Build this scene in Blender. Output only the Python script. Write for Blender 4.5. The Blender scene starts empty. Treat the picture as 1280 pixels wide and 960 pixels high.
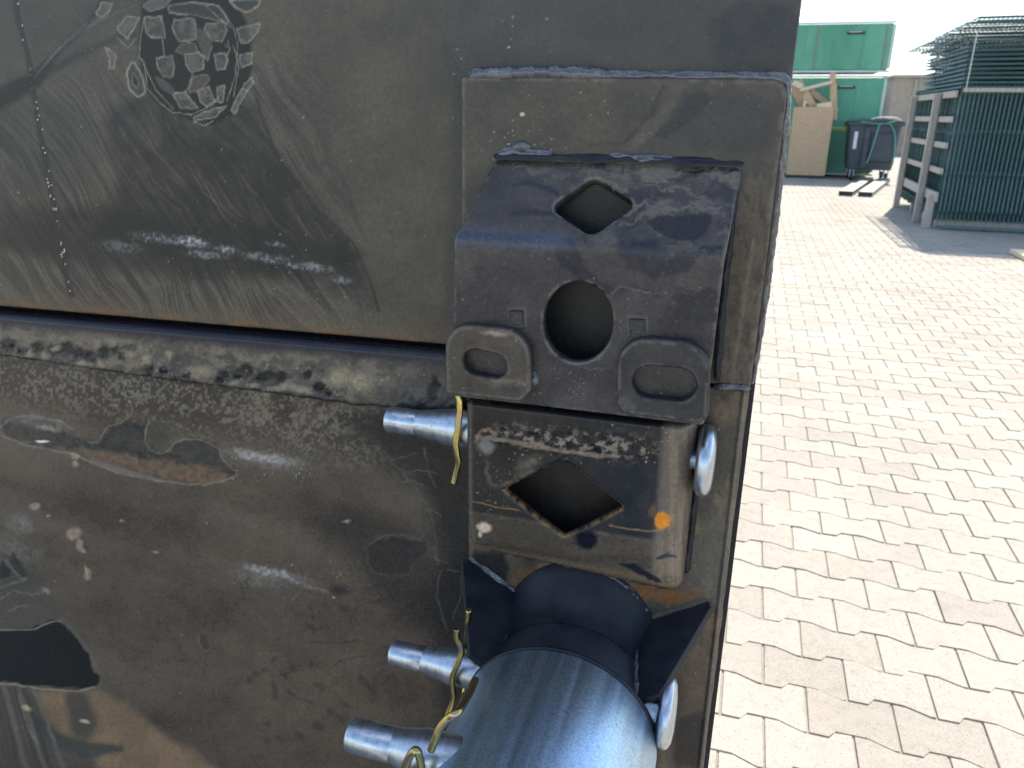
import bpy, math, random
import numpy as np
from mathutils import Matrix, Vector

random.seed(7)
RNG = np.random.default_rng(11)
scene = bpy.context.scene
COL = scene.collection

# ------------------------------------------------------------------ camera
F_PX, W_PX, H_PX = 961.0, 1280.0, 960.0
PITCH, YAW, ROLL = math.radians(19.436), math.radians(16.587), math.radians(0.656)
CAM = np.array([0.0, 0.0, 1.36])
_cy, _sy = math.cos(YAW), math.sin(YAW)
FW = np.array([-_sy * math.cos(PITCH), _cy * math.cos(PITCH), -math.sin(PITCH)])
_rt = np.array([_cy, _sy, 0.0]); _up = np.cross(_rt, FW)
RT = math.cos(ROLL) * _rt + math.sin(ROLL) * _up
UP = -math.sin(ROLL) * _rt + math.cos(ROLL) * _up

cd = bpy.data.cameras.new("camera"); cam = bpy.data.objects.new("camera", cd); COL.objects.link(cam)
cam.matrix_world = Matrix(((RT[0], UP[0], -FW[0], CAM[0]), (RT[1], UP[1], -FW[1], CAM[1]),
                           (RT[2], UP[2], -FW[2], CAM[2]), (0, 0, 0, 1)))
cd.sensor_width = 36.0; cd.sensor_fit = 'HORIZONTAL'; cd.lens = F_PX / W_PX * 36.0
cd.clip_start = 0.02; cd.clip_end = 3000
cd.dof.use_dof = True; cd.dof.focus_distance = 0.66; cd.dof.aperture_fstop = 15.0
scene.camera = cam

# ------------------------------------------------------------------ sky and sun
SUN_EL, SUN_AZ = math.radians(48.5), math.radians(13.3)      # azimuth from +Y towards +X
world = bpy.data.worlds.new("World"); scene.world = world; world.use_nodes = True
nt = world.node_tree; N = nt.nodes; L = nt.links; N.clear()
w_out = N.new('ShaderNodeOutputWorld'); w_bg = N.new('ShaderNodeBackground')
sky = N.new('ShaderNodeTexSky'); sky.sky_type = 'NISHITA'; sky.sun_disc = False
sky.sun_elevation = SUN_EL; sky.sun_rotation = SUN_AZ; sky.air_density = 1.0; sky.dust_density = 0.25; sky.ozone_density = 1.6
tc = N.new('ShaderNodeTexCoord'); mp = N.new('ShaderNodeMapping'); mp.inputs['Scale'].default_value = (1, 1, 2.6)
mp.inputs['Location'].default_value = (0.35, 0.1, 0.0)
cn = N.new('ShaderNodeTexNoise'); cn.inputs['Scale'].default_value = 2.3; cn.inputs['Detail'].default_value = 7; cn.inputs['Roughness'].default_value = 0.58
cr = N.new('ShaderNodeValToRGB'); cr.color_ramp.elements[0].position = 0.53; cr.color_ramp.elements[1].position = 0.74
mixc = N.new('ShaderNodeMix'); mixc.data_type = 'RGBA'
mixc.inputs['B'].default_value = (9.5, 9.6, 9.8, 1)
L.new(tc.outputs['Generated'], mp.inputs['Vector']); L.new(mp.outputs['Vector'], cn.inputs['Vector'])
L.new(cn.outputs['Fac'], cr.inputs['Fac']); L.new(cr.outputs['Color'], mixc.inputs['Factor'])
L.new(sky.outputs['Color'], mixc.inputs['A']); L.new(mixc.outputs['Result'], w_bg.inputs['Color'])
w_bg.inputs['Strength'].default_value = 0.11
L.new(w_bg.outputs['Background'], w_out.inputs['Surface'])

sl = bpy.data.lights.new("sun", 'SUN'); sl.energy = 3.6; sl.angle = math.radians(0.53); sl.color = (1.0, 0.93, 0.82)
sun = bpy.data.objects.new("sun", sl); COL.objects.link(sun)
sd = Vector((math.sin(SUN_AZ) * math.cos(SUN_EL), math.cos(SUN_AZ) * math.cos(SUN_EL), math.sin(SUN_EL)))
sun.rotation_euler = sd.to_track_quat('Z', 'Y').to_euler(); sun.location = sd * 30

scene.view_settings.view_transform = 'Standard'; scene.view_settings.look = 'None'
scene.view_settings.gamma = 1.0; scene.view_settings.use_curve_mapping = False
scene.view_settings.exposure = 1.45

# ------------------------------------------------------------------ geometry helpers
PLATE_Y = 0.6                                              # the implement's face stands in the plane y = 0.6, w = distance in front of it
def onY(x, y, Y):
    d = (x - 640) / F_PX * RT - (y - 480) / F_PX * UP + FW
    return CAM + d * (Y / d[1])
def P(x, y, w=0.0): return onY(x, y, PLATE_Y - w)
def onG(x, y, z=0.0):
    d = (x - 640) / F_PX * RT - (y - 480) / F_PX * UP + FW
    return CAM + d * ((z - CAM[2]) / d[2])
def project(v):
    q = v - CAM; z = q @ FW
    z = np.where(np.abs(z) < 1e-4, 1e-4, z)
    return 640 + F_PX * (q @ RT) / z, 480 - F_PX * (q @ UP) / z
def pix(X, Z, w):
    v = np.stack([X, np.full_like(X, PLATE_Y) - w, Z], -1)
    return project(v)

def tag(o, label=None, cat=None, group=None, kind=None):
    if label: o['label'] = label
    if cat: o['category'] = cat
    if group: o['group'] = group
    if kind: o['kind'] = kind
    return o
def empty(name, loc, label, cat, group=None, rz=0.0):
    o = bpy.data.objects.new(name, None); COL.objects.link(o)
    o.location = [float(a) for a in loc]; o.rotation_euler = (0, 0, rz); o.empty_display_size = 0.05
    bpy.context.view_layer.update()
    return tag(o, label, cat, group)
def mesh_np(name, verts, faces, mat, smooth=True):
    """faces: list of int arrays (each array (n,k)); or list of lists"""
    me = bpy.data.meshes.new(name)
    verts = np.asarray(verts, dtype=np.float32)
    loops = []; starts = []; tot = 0; cnt = []
    for fa in faces:
        fa = np.asarray(fa, dtype=np.int32)
        if fa.size == 0: continue
        k = fa.shape[1]
        loops.append(fa.ravel()); starts.append(tot + np.arange(fa.shape[0]) * k); cnt.append(np.full(fa.shape[0], k)); tot += fa.size
    lo = np.concatenate(loops); st = np.concatenate(starts); cn_ = np.concatenate(cnt)
    me.vertices.add(len(verts)); me.vertices.foreach_set('co', verts.ravel())
    me.loops.add(len(lo)); me.loops.foreach_set('vertex_index', lo.astype(np.int32))
    me.polygons.add(len(st)); me.polygons.foreach_set('loop_start', st.astype(np.int32))
    try: me.polygons.foreach_set('loop_total', cn_.astype(np.int32))
    except Exception: pass
    sm = np.full(len(st), smooth) if np.isscalar(smooth) or isinstance(smooth, bool) else np.asarray(smooth)
    me.polygons.foreach_set('use_smooth', sm.astype(bool))
    me.update(calc_edges=True); me.validate()
    if mat: me.materials.append(mat)
    return me
def link(name, me, parent=None):
    o = bpy.data.objects.new(name, me); COL.objects.link(o)
    if parent is not None:
        o.parent = parent; o.matrix_parent_inverse = parent.matrix_world.inverted()
    return o
def tone(c):
    c = c.copy(); c[:, :3] = .085*(np.maximum(c[:, :3], 1e-4)/.085)**1.3*[.98, .935, .89]; c[:, 3] -= .07
    return np.clip(c, .004, .75)
def set_tint(me, rgba):
    a = me.attributes.new('tint', 'FLOAT_COLOR', 'POINT'); a.data.foreach_set('color', tone(np.asarray(rgba, float)).astype(np.float32).ravel())

class MB:
    """collects prims (boxes, bars, tubes, lathes) into ONE mesh"""
    def __init__(s): s.v = []; s.f = {}; s.n = 0; s.sm = []
    def add(s, verts, faces, smooth=False):
        verts = np.asarray(verts, float)
        for fc in faces:
            s.f.setdefault((len(fc), smooth), []).append([i + s.n for i in fc])
        s.v.append(verts); s.n += len(verts); return s
    def box(s, lo, hi, M=None, bevel=0.0):
        x0, y0, z0 = lo; x1, y1, z1 = hi
        if bevel <= 0:
            v = np.array([[x0,y0,z0],[x1,y0,z0],[x1,y1,z0],[x0,y1,z0],[x0,y0,z1],[x1,y0,z1],[x1,y1,z1],[x0,y1,z1]], float)
            f = [(0,3,2,1),(4,5,6,7),(0,1,5,4),(1,2,6,5),(2,3,7,6),(3,0,4,7)]
        else:
            b = bevel; v = []
            for z, i in ((z0, b), (z0 + b, 0), (z1 - b, 0), (z1, b)):
                e = b if i == 0 else 0
                for (sx, sy) in ((0,0),(1,0),(1,1),(0,1)):
                    xa = x0 + b if sx == 0 else x1 - b; ya = y0 + b if sy == 0 else y1 - b
                    if i == 0:
                        pa = [((x0 if sx == 0 else x1), ya), (xa, (y0 if sy == 0 else y1))]
                        if (sx, sy) in ((1,0),(0,1)): pa = pa[::-1]
                        v += [(*pa[0], z), (*pa[1], z)]
                    else:
                        v += [(xa, ya, z), (xa, ya, z)]
            f = []
            for k in range(3):
                for j in range(8):
                    a, c = k*8 + j, k*8 + (j+1) % 8
                    f.append((a, c, c + 8, a + 8))
            f.append((0,6,4,2)); f.append((24,26,28,30))
            v = np.array(v, float)
        if M is not None: v = v @ M[:3,:3].T + M[:3,3]
        return s.add(v, f)
    def bar(s, a, b, wd, ht, up=(0,0,1), bevel=0.0):
        a = np.asarray(a, float); b = np.asarray(b, float); d = b - a; ln = np.linalg.norm(d); x = d / ln
        u = np.asarray(up, float); y = np.cross(u, x); 
        if np.linalg.norm(y) < 1e-6: y = np.cross((1,0,0), x)
        y /= np.linalg.norm(y); z = np.cross(x, y)
        M = np.eye(4); M[:3,0] = x; M[:3,1] = y; M[:3,2] = z; M[:3,3] = a
        return s.box((0, -wd/2, -ht/2), (ln, wd/2, ht/2), M, bevel)
    def tube(s, pts, r, seg=8, caps=True, smooth=True):
        pts = np.asarray(pts, float); n = len(pts)
        r = np.full(n, r) if np.isscalar(r) else np.asarray(r)
        t = np.gradient(pts, axis=0); t /= np.linalg.norm(t, axis=1)[:, None] + 1e-12
        u = np.cross(t[0], (0.31, 0.22, 0.92)); u /= np.linalg.norm(u); V = []
        for i in range(n):
            u = u - t[i] * (u @ t[i]); u /= np.linalg.norm(u); vv = np.cross(t[i], u)
            for k in range(seg):
                a = 2 * math.pi * k / seg; V.append(pts[i] + r[i] * (math.cos(a) * u + math.sin(a) * vv))
        Fc = [(i*seg + k, i*seg + (k+1) % seg, (i+1)*seg + (k+1) % seg, (i+1)*seg + k) for i in range(n-1) for k in range(seg)]
        s.add(V, Fc, smooth)
        if caps:
            s.f.setdefault((seg, False), []).append([s.n - n*seg + k for k in range(seg)][::-1])
            s.f.setdefault((seg, False), []).append([s.n - seg + k for k in range(seg)])
        return s
    def lathe(s, org, axis, prof, seg=40, smooth=True):
        """prof: (distance along axis, radius)"""
        org = np.asarray(org, float); ax = np.asarray(axis, float); ax /= np.linalg.norm(ax)
        u = np.cross(ax, (0.0, 0.0, 1.0)); u = u if np.linalg.norm(u) > 1e-4 else np.array([1.0,0,0]); u /= np.linalg.norm(u); vv = np.cross(ax, u)
        V = []
        for d, r in prof:
            for k in range(seg):
                a = 2*math.pi*k/seg; V.append(org + ax*d + max(r, 1e-5) * (math.cos(a)*u + math.sin(a)*vv))
        Fc = [(i*seg + k, i*seg + (k+1) % seg, (i+1)*seg + (k+1) % seg, (i+1)*seg + k) for i in range(len(prof)-1) for k in range(seg)]
        return s.add(V, Fc, smooth)
    def build(s, name, mat, parent=None):
        faces = []; sm = []
        for (k, smo), fl in s.f.items():
            faces.append(np.array(fl)); sm += [smo] * len(fl)
        return link(name, mesh_np(name, np.concatenate(s.v), faces, mat, np.array(sm)), parent)

def crom(pts, n=6):
    p = np.asarray(pts, float); p = np.vstack([2*p[0]-p[1], p, 2*p[-1]-p[-2]]); out = []
    for i in range(1, len(p)-2):
        for t in np.linspace(0, 1, n, endpoint=False):
            out.append(0.5*((2*p[i]) + (-p[i-1]+p[i+1])*t + (2*p[i-1]-5*p[i]+4*p[i+1]-p[i+2])*t*t + (-p[i-1]+3*p[i]-3*p[i+1]+p[i+2])*t**3))
    out.append(p[-2]); return np.array(out)

# ------------------------------------------------------------------ numpy noise
_perm = RNG.random((256, 256))
def vnoise(x, y, seed=0):
    x = x + seed * 37.17; y = y + seed * 71.31
    xi = np.floor(x).astype(int); yi = np.floor(y).astype(int); fx = x - xi; fy = y - yi
    fx = fx*fx*(3-2*fx); fy = fy*fy*(3-2*fy)
    g = lambda a, b: _perm[a & 255, b & 255]
    return (g(xi,yi)*(1-fx)+g(xi+1,yi)*fx)*(1-fy) + (g(xi,yi+1)*(1-fx)+g(xi+1,yi+1)*fx)*fy
def fbm(x, y, seed=0, oct=4, gain=0.55):
    a = 1.0; s = 0; t = 0
    for i in range(oct):
        s = s + a*vnoise(x*2**i, y*2**i, seed+i*3.3); t += a; a *= gain
    return s/t
def sstep(a, b, x):
    t = np.clip((x-a)/(b-a), 0, 1); return t*t*(3-2*t)

def sd_poly(px, py, pts):
    pts = np.asarray(pts, float); n = len(pts)
    d = np.full(px.shape, 1e18); s = np.ones(px.shape)
    for i in range(n):
        a = pts[i]; b = pts[i-1]
        ex, ey = b[0]-a[0], b[1]-a[1]; wx, wy = px-a[0], py-a[1]
        t = np.clip((wx*ex+wy*ey)/(ex*ex+ey*ey+1e-18), 0, 1)
        d = np.minimum(d, (wx-ex*t)**2 + (wy-ey*t)**2)
        c1 = py >= a[1]; c2 = py < b[1]; c3 = ex*wy > ey*wx
        s = np.where((c1 & c2 & c3) | (~c1 & ~c2 & ~c3), -s, s)
    return s*np.sqrt(d)
def fillet(pts, rad, n=6):
    pts = [np.asarray(p, float) for p in pts]; m = len(pts); out = []
    rad = [rad]*m if np.isscalar(rad) else rad
    for i in range(m):
        p = pts[i]; a = pts[i-1]-p; b = pts[(i+1) % m]-p; la, lb = np.linalg.norm(a), np.linalg.norm(b); a /= la; b /= lb
        r = rad[i]
        if r <= 0: out.append(p); continue
        ang = math.acos(max(-1, min(1, a@b))); t = min(r/math.tan(ang/2), 0.48*la, 0.48*lb); r = t*math.tan(ang/2)
        c = p + (a+b)/np.linalg.norm(a+b)*r/math.sin(ang/2)
        p0, p1 = p+a*t-c, p+b*t-c
        a0 = math.atan2(p0[1], p0[0]); a1 = math.atan2(p1[1], p1[0]); da = (a1-a0+math.pi) % (2*math.pi) - math.pi
        for k in range(n+1): out.append(c + r*np.array([math.cos(a0+da*k/n), math.sin(a0+da*k/n)]))
    return np.array(out)

# ------------------------------------------------------------------ paint marks: dirt, scuffs, rust, some shade and reflections laid on a surface's own colour
def chaikin(pts, it=2, closed=True):
    p = np.asarray(pts, float)
    for _ in range(it):
        q = np.roll(p, -1, 0); p = np.stack([p*.85+q*.15, p*.15+q*.85], 1).reshape(-1, 2)
    return p
class Paint:
    def __init__(s, px, py, base, rough):
        s.x, s.y = px, py
        s.h = np.zeros(len(px)); s.c = np.empty((len(px), 4)); s.c[:, :3] = base; s.c[:, 3] = rough
    def mix(s, idx, al, col, rough=None):
        al = np.clip(al, 0, 1)
        s.c[idx, :3] = s.c[idx, :3]*(1-al[:, None]) + np.asarray(col)*al[:, None]
        if rough is not None: s.c[idx, 3] = s.c[idx, 3]*(1-al) + rough*al
    def full(s, al, col, rough=None): s.mix(slice(None), al, col, rough)
    def box(s, pts, m):
        p = np.asarray(pts, float); lo = p.min(0)-m; hi = p.max(0)+m
        return np.nonzero((s.x > lo[0]) & (s.x < hi[0]) & (s.y > lo[1]) & (s.y < hi[1]))[0]
    def wob(s, i, rag, sc):
        if rag <= 0: return s.x[i], s.y[i]
        return (s.x[i] + rag*2*(fbm(s.x[i]/sc, s.y[i]/sc, 5, 3)-.5), s.y[i] + rag*2*(fbm(s.x[i]/sc, s.y[i]/sc, 9, 3)-.5))
    def poly(s, pts, col, al=1.0, soft=2.0, rough=None, rag=2.0, sc=8.0, edge=None, ew=1.5, ea=.8, brk=0.0, hh=0.0, rnd=1):
        pts = chaikin(pts, rnd)
        i = s.box(pts, soft+rag+ew+2)
        if len(i) == 0: return
        x, y = s.wob(i, rag, sc); d = sd_poly(x, y, pts)
        m = 1-sstep(-soft*.5, soft*.5, d)
        if brk > 0: m = m*(1-brk*sstep(.35, .65, fbm(s.x[i]/sc, s.y[i]/sc, 21, 4)))
        s.mix(i, m*al, col, rough)
        if hh: s.h[i] += hh*m
        if edge is not None:
            s.mix(i, np.exp(-(d/ew)**2)*ea*(.45+.9*fbm(s.x[i]/9, s.y[i]/9, 3, 2)), edge, .75)
    def line(s, pts, wd, col, al=1.0, soft=1.0, rough=None, rag=1.0, sc=8.0, brk=0.0, closed=False, fade=False):
        pts = np.asarray(pts, float)
        if closed: pts = np.vstack([pts, pts[:1]])
        wds = np.full(len(pts), wd) if np.isscalar(wd) else np.asarray(wd, float)
        i = s.box(pts, wds.max()+soft+rag+2)
        if len(i) == 0: return
        x, y = s.wob(i, rag, sc); best = np.full(len(i), 1e9)
        fd = np.ones(len(i)); n = len(pts)-1
        for k in range(n):
            a, b = pts[k], pts[k+1]; e = b-a; t = np.clip(((x-a[0])*e[0]+(y-a[1])*e[1])/(e@e+1e-12), 0, 1)
            d = np.hypot(x-a[0]-e[0]*t, y-a[1]-e[1]*t) - .5*(wds[k]*(1-t)+wds[k+1]*t)
            if fade: 
                tt = (k+t)/n; fd = np.where(d < best, np.sin(np.pi*np.clip(tt,0.0,1))**.6, fd)
            best = np.minimum(best, d)
        m = (1-sstep(-soft*.5, soft*.5, best))*fd
        if brk > 0: m = m*(1-brk*sstep(.35, .65, fbm(s.x[i]/sc, s.y[i]/sc, 23, 3)))
        s.mix(i, m*al, col, rough)
    def blob(s, cx, cy, rx, ry, col, al=1.0, ang=0, rough=None, rag=2.0, sc=8.0, hard=.3, brk=0.0, bsc=6.0, hh=0.0):
        i = s.box([(cx, cy)], max(rx, ry)*1.6+rag)
        if len(i) == 0: return
        x, y = s.wob(i, rag, sc); ca, sa = math.cos(math.radians(ang)), math.sin(math.radians(ang))
        u = ((x-cx)*ca+(y-cy)*sa)/rx; v = (-(x-cx)*sa+(y-cy)*ca)/ry; r = np.hypot(u, v)
        m = 1-sstep(hard, 1.3, r)
        if brk > 0: m = m*(1-brk*sstep(.4, .62, fbm(s.x[i]/bsc, s.y[i]/bsc, 29, 4)))
        s.mix(i, m*al, col, rough)
        if hh: s.h[i] += hh*m
    def specks(s, n, box, rmin, rmax, col, al=.8, seed=1):
        rmin, rmax = rmin*.8, rmax*.72
        r = random.Random(seed)
        for _ in range(n):
            q = r.uniform(rmin, rmax) if r.random() < .85 else rmax*1.4
            s.blob(r.uniform(box[0], box[2]), r.uniform(box[1], box[3]), q, q*r.uniform(.6, 1.1), col, al*r.uniform(.4, 1), 0, .8, .4, 3, .5)

# ------------------------------------------------------------------ materials
def new_mat(name):
    m = bpy.data.materials.new(name); m.use_nodes = True; n = m.node_tree
    return m, n.nodes, n.links, n.nodes['Principled BSDF']
def noise(N, L, scale, detail=4, rough=.6, vec=None, dist=0.0):
    t = N.new('ShaderNodeTexNoise'); t.inputs['Scale'].default_value = scale; t.inputs['Detail'].default_value = detail
    t.inputs['Roughness'].default_value = rough; t.inputs['Distortion'].default_value = dist
    if vec is not None: L.new(vec, t.inputs['Vector'])
    return t.outputs['Fac']
def ramp(N, L, fac, stops):
    r = N.new('ShaderNodeValToRGB'); e = r.color_ramp.elements
    while len(e) < len(stops): e.new(.5)
    for q, (p, c) in zip(e, stops): q.position = p; q.color = c if len(c) == 4 else (*c, 1)
    L.new(fac, r.inputs['Fac']); return r.outputs['Color']
def mixn(N, L, fac, a, b, mode='MIX'):
    m = N.new('ShaderNodeMix'); m.data_type = 'RGBA'; m.blend_type = mode
    for nm, v in (('Factor', fac), ('A', a), ('B', b)):
        if isinstance(v, (int, float)): m.inputs[nm].default_value = v
        elif isinstance(v, tuple): m.inputs[nm].default_value = v if len(v) == 4 else (*v, 1)
        else: L.new(v, m.inputs[nm])
    return m.outputs['Result']
def maprange(N, L, v, a, b, c, d):
    m = N.new('ShaderNodeMapRange'); L.new(v, m.inputs['Value'])
    for k, q in zip(('From Min','From Max','To Min','To Max'), (a, b, c, d)): m.inputs[k].default_value = q
    return m.outputs['Result']
def bump(N, L, h, strength, dist, bs, prev=None):
    b = N.new('ShaderNodeBump'); b.inputs['Strength'].default_value = strength; b.inputs['Distance'].default_value = dist
    L.new(h, b.inputs['Height'])
    if prev is not None: L.new(prev, b.inputs['Normal'])
    L.new(b.outputs['Normal'], bs.inputs['Normal']); return b.outputs['Normal']
def objco(N): return N.new('ShaderNodeTexCoord').outputs['Object']

def mat_painted():
    """black machine paint; its dust, rust, scuffs and painted sheen come from the mesh's own 'tint' attribute (alpha = roughness)"""
    m, N, L, b = new_mat('weathered_black_paint'); v = objco(N)
    a = N.new('ShaderNodeAttribute'); a.attribute_name = 'tint'
    g = noise(N, L, 1500, 3, .7, v); g2 = noise(N, L, 260, 4, .65, v)
    c = mixn(N, L, 1.0, a.outputs['Color'], ramp(N, L, g, [(.3, (.62,.62,.62)), (.7, (1.42,1.4,1.36))]), 'MULTIPLY')
    c = mixn(N, L, 1.0, c, ramp(N, L, g2, [(.3, (.8,.8,.8)), (.7, (1.2,1.2,1.2))]), 'MULTIPLY')
    vo = N.new('ShaderNodeTexVoronoi'); vo.inputs['Scale'].default_value = 210; L.new(v, vo.inputs['Vector'])
    sp = ramp(N, L, vo.outputs['Distance'], [(.05, (1,1,1)), (.1, (0,0,0))])
    gate = ramp(N, L, noise(N, L, 40, 2, .5, v), [(.52, (0,0,0)), (.62, (.5,.5,.5))])
    c = mixn(N, L, mixn(N, L, 1.0, sp, gate, 'MULTIPLY'), c, (.34, .32, .28))
    L.new(c, b.inputs['Base Color'])
    mr = N.new('ShaderNodeMath'); mr.operation = 'ADD'; L.new(a.outputs['Alpha'], mr.inputs[0])
    L.new(maprange(N, L, g2, .3, .7, -.07, .07), mr.inputs[1]); L.new(mr.outputs[0], b.inputs['Roughness'])
    b.inputs['Specular IOR Level'].default_value = .3
    n1 = bump(N, L, noise(N, L, 420, 3, .6, v), .25, .0006, b)
    bump(N, L, g, .3, .0003, b, n1)
    return m
def mat_dark_steel(name, c0, c1, r0=.3, r1=.6, scale=60, rust=0.0):
    m, N, L, b = new_mat(name); v = objco(N)
    n = noise(N, L, scale, 6, .65, v, .4); n2 = noise(N, L, 900, 2, .6, v)
    c = ramp(N, L, n, [(.3, c0), (.7, c1)])
    if rust > 0:
        rm = ramp(N, L, noise(N, L, scale*.6, 5, .7, v), [(.62-.1*rust, (0,0,0)), (.72, (rust,)*3)])
        c = mixn(N, L, rm, c, (.16, .075, .03))
    c = mixn(N, L, 1.0, c, ramp(N, L, n2, [(.3, (.75,.75,.75)), (.7, (1.25,1.25,1.25))]), 'MULTIPLY')
    b.inputs['Specular IOR Level'].default_value = .32
    L.new(c, b.inputs['Base Color']); L.new(maprange(N, L, n, .3, .7, r0, r1), b.inputs['Roughness'])
    bump(N, L, noise(N, L, 350, 4, .6, v), .4, .0008, b)
    return m
def mat_zinc(name, base, r0, r1, streak=(1,1,1), grain=700, gs=.35, spots=True):
    m, N, L, b = new_mat(name); v = objco(N)
    mp = N.new('ShaderNodeMapping'); mp.inputs['Scale'].default_value = streak; L.new(v, mp.inputs['Vector'])
    n = noise(N, L, grain, 3, .65, v); s = noise(N, L, 60, 5, .6, mp.outputs['Vector'])
    c = mixn(N, L, 1.0, (*base, 1), ramp(N, L, n, [(.3, (1-gs,)*3), (.7, (1+gs*.6,)*3)]), 'MULTIPLY')
    c = mixn(N, L, 1.0, c, ramp(N, L, s, [(.3, (.82,.84,.87)), (.7, (1.1,1.09,1.07))]), 'MULTIPLY')
    if spots:
        d = ramp(N, L, noise(N, L, 130, 4, .6, v), [(.66, (0,0,0)), (.72, (.6,.6,.6))]); c = mixn(N, L, d, c, (.12,.12,.12))
    L.new(c, b.inputs['Base Color']); b.inputs['Metallic'].default_value = 1.0
    L.new(maprange(N, L, s, .3, .7, r0, r1), b.inputs['Roughness'])
    bump(N, L, n, .2, .0003, b)
    return m
def mat_simple(name, c0, c1, scale=8, rough=.6, bs=0.0, bsc=60, stretch=(1,1,1), metallic=0.0):
    m, N, L, b = new_mat(name); v = objco(N)
    mp = N.new('ShaderNodeMapping'); mp.inputs['Scale'].default_value = stretch; L.new(v, mp.inputs['Vector'])
    n = noise(N, L, scale, 6, .65, mp.outputs['Vector'], .3)
    L.new(ramp(N, L, n, [(.32, c0), (.68, c1)]), b.inputs['Base Color'])
    L.new(maprange(N, L, n, .3, .7, rough+.08, rough-.08), b.inputs['Roughness']); b.inputs['Metallic'].default_value = metallic
    if bs: bump(N, L, noise(N, L, bsc, 4, .6, mp.outputs['Vector']), bs, .01, b)
    return m
def mat_paver():
    m, N, L, b = new_mat('concrete_paver')
    pos = N.new('ShaderNodeNewGeometry').outputs['Position']
    a = N.new('ShaderNodeAttribute'); a.attribute_name = 'tone'
    c = ramp(N, L, a.outputs['Fac'], [(0, (.352,.318,.272)), (.3, (.376,.348,.30)), (.6, (.386,.362,.312)), (.82, (.392,.35,.306)), (1, (.402,.38,.33))])
    big = ramp(N, L, noise(N, L, 1.1, 4, .6, pos), [(.3, (.86,.85,.83)), (.7, (1.08,1.07,1.05))])
    mid = ramp(N, L, noise(N, L, 26, 6, .75, pos), [(.28, (.84,.82,.79)), (.5, (1,1,1)), (.75, (1.06,1.06,1.06))])
    fin = ramp(N, L, noise(N, L, 330, 4, .75, pos), [(.3, (.66,.65,.63)), (.7, (1.2,1.2,1.2))])
    for q in (big, mid, fin): c = mixn(N, L, 1.0, c, q, 'MULTIPLY')
    st = ramp(N, L, noise(N, L, 11, 3, .55, pos, .6), [(.71, (0,0,0)), (.78, (.4,.4,.4))])
    c = mixn(N, L, st, c, (.2, .155, .115))
    vo = N.new('ShaderNodeTexVoronoi'); vo.inputs['Scale'].default_value = 75; L.new(pos, vo.inputs['Vector'])
    c = mixn(N, L, ramp(N, L, vo.outputs['Distance'], [(.07, (.75,.75,.75)), (.2, (0,0,0))]), c, (.17,.14,.11))
    L.new(c, b.inputs['Base Color']); b.inputs['Roughness'].default_value = .88; b.inputs['Specular IOR Level'].default_value = .25
    n1 = bump(N, L, noise(N, L, 90, 5, .7, pos), .35, .004, b); bump(N, L, noise(N, L, 500, 2, .6, pos), .35, .001, b, n1)
    return m
def mat_joint():
    m, N, L, b = new_mat('joint_sand'); pos = N.new('ShaderNodeNewGeometry').outputs['Position']
    n = noise(N, L, 60, 5, .7, pos)
    L.new(ramp(N, L, n, [(.3, (.24,.215,.18)), (.7, (.35,.315,.265))]), b.inputs['Base Color']); b.inputs['Roughness'].default_value = .95
    bump(N, L, noise(N, L, 700, 2, .6, pos), .5, .003, b); return m

M_PAINT = mat_painted()
M_BLACK = mat_dark_steel('black_enamel', (.008,.010,.016), (.022,.023,.030), .36, .55, 45, .0)
M_WELD = mat_dark_steel('weld_metal', (.035,.04,.052), (.10,.10,.105), .16, .42, 150, .0)
for _n in M_WELD.node_tree.nodes:
    if _n.type == 'BSDF_PRINCIPLED': _n.inputs['Specular IOR Level'].default_value = .6; _n.inputs['Coat Weight'].default_value = .8; _n.inputs['Coat Roughness'].default_value = .1
M_RUSTWELD = mat_dark_steel('rusty_weld_metal', (.035,.033,.033), (.10,.085,.07), .4, .7, 90, .9)
M_ZINC = mat_zinc('zinc_plating', (.52,.57,.63), .26, .40, (3,.7,.7), 300, .16)
M_TUBE = mat_zinc('blued_zinc_tube', (.50,.64,.78), .38, .52, (1.6,.05,1.6), 520, .30, True)
def mat_gold():
    m, N, L, b = new_mat('yellow_passivated_wire'); v = objco(N)
    c = ramp(N, L, noise(N, L, 75, 3, .5, v), [(.3, (.44,.33,.12)), (.45, (.56,.44,.15)), (.55, (.40,.38,.15)), (.66, (.52,.33,.22)), (.75, (.46,.31,.30))])
    L.new(c, b.inputs['Base Color']); b.inputs['Metallic'].default_value = 1; b.inputs['Roughness'].default_value = .26
    bump(N, L, noise(N, L, 300, 3, .6, v), .15, .0005, b); return m
M_GOLD = mat_gold()
M_PAVER = mat_paver(); M_JOINT = mat_joint()

# ------------------------------------------------------------------ ground: joint bed and interlocking bone-shaped pavers
PL, PP, NX0, NY0 = 0.20, 0.14, 0.066, 1.649
gnd = link('ground', mesh_np('ground', [(-400,-300,-.0062),(400,-300,-.0062),(400,900,-.0062),(-400,900,-.0062)], [[(0,1,2,3)]], M_JOINT, False))
tag(gnd, 'pale concrete yard paved with interlocking bone-shaped pavers', None, None, 'structure')
def paver_outline(g=.0015, A=.0112):
    xe = PL/2 - g; hi = .07+A-g; lo = .07-A-g
    top = [(-xe, hi), (-.068, hi), (-.013, lo), (.045, lo), (.061, hi), (xe, hi)]
    bot = [(xe, -hi), (.087, -hi), (.032, -lo), (-.039, -lo), (-.055, -hi), (-xe, -hi)]
    return np.array(top + bot)
OUT = paver_outline()[::-1]
INN = OUT - np.sign(OUT) * np.array([.0019, .0019])
PV = np.vstack([np.c_[INN, np.zeros(12)], np.c_[OUT, np.full(12, -.0070)]])
PF_TOP = np.arange(12)[None]
PF_SIDE = np.array([(k, 12+k, 12+(k+1) % 12, (k+1) % 12) for k in range(12)])
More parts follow.
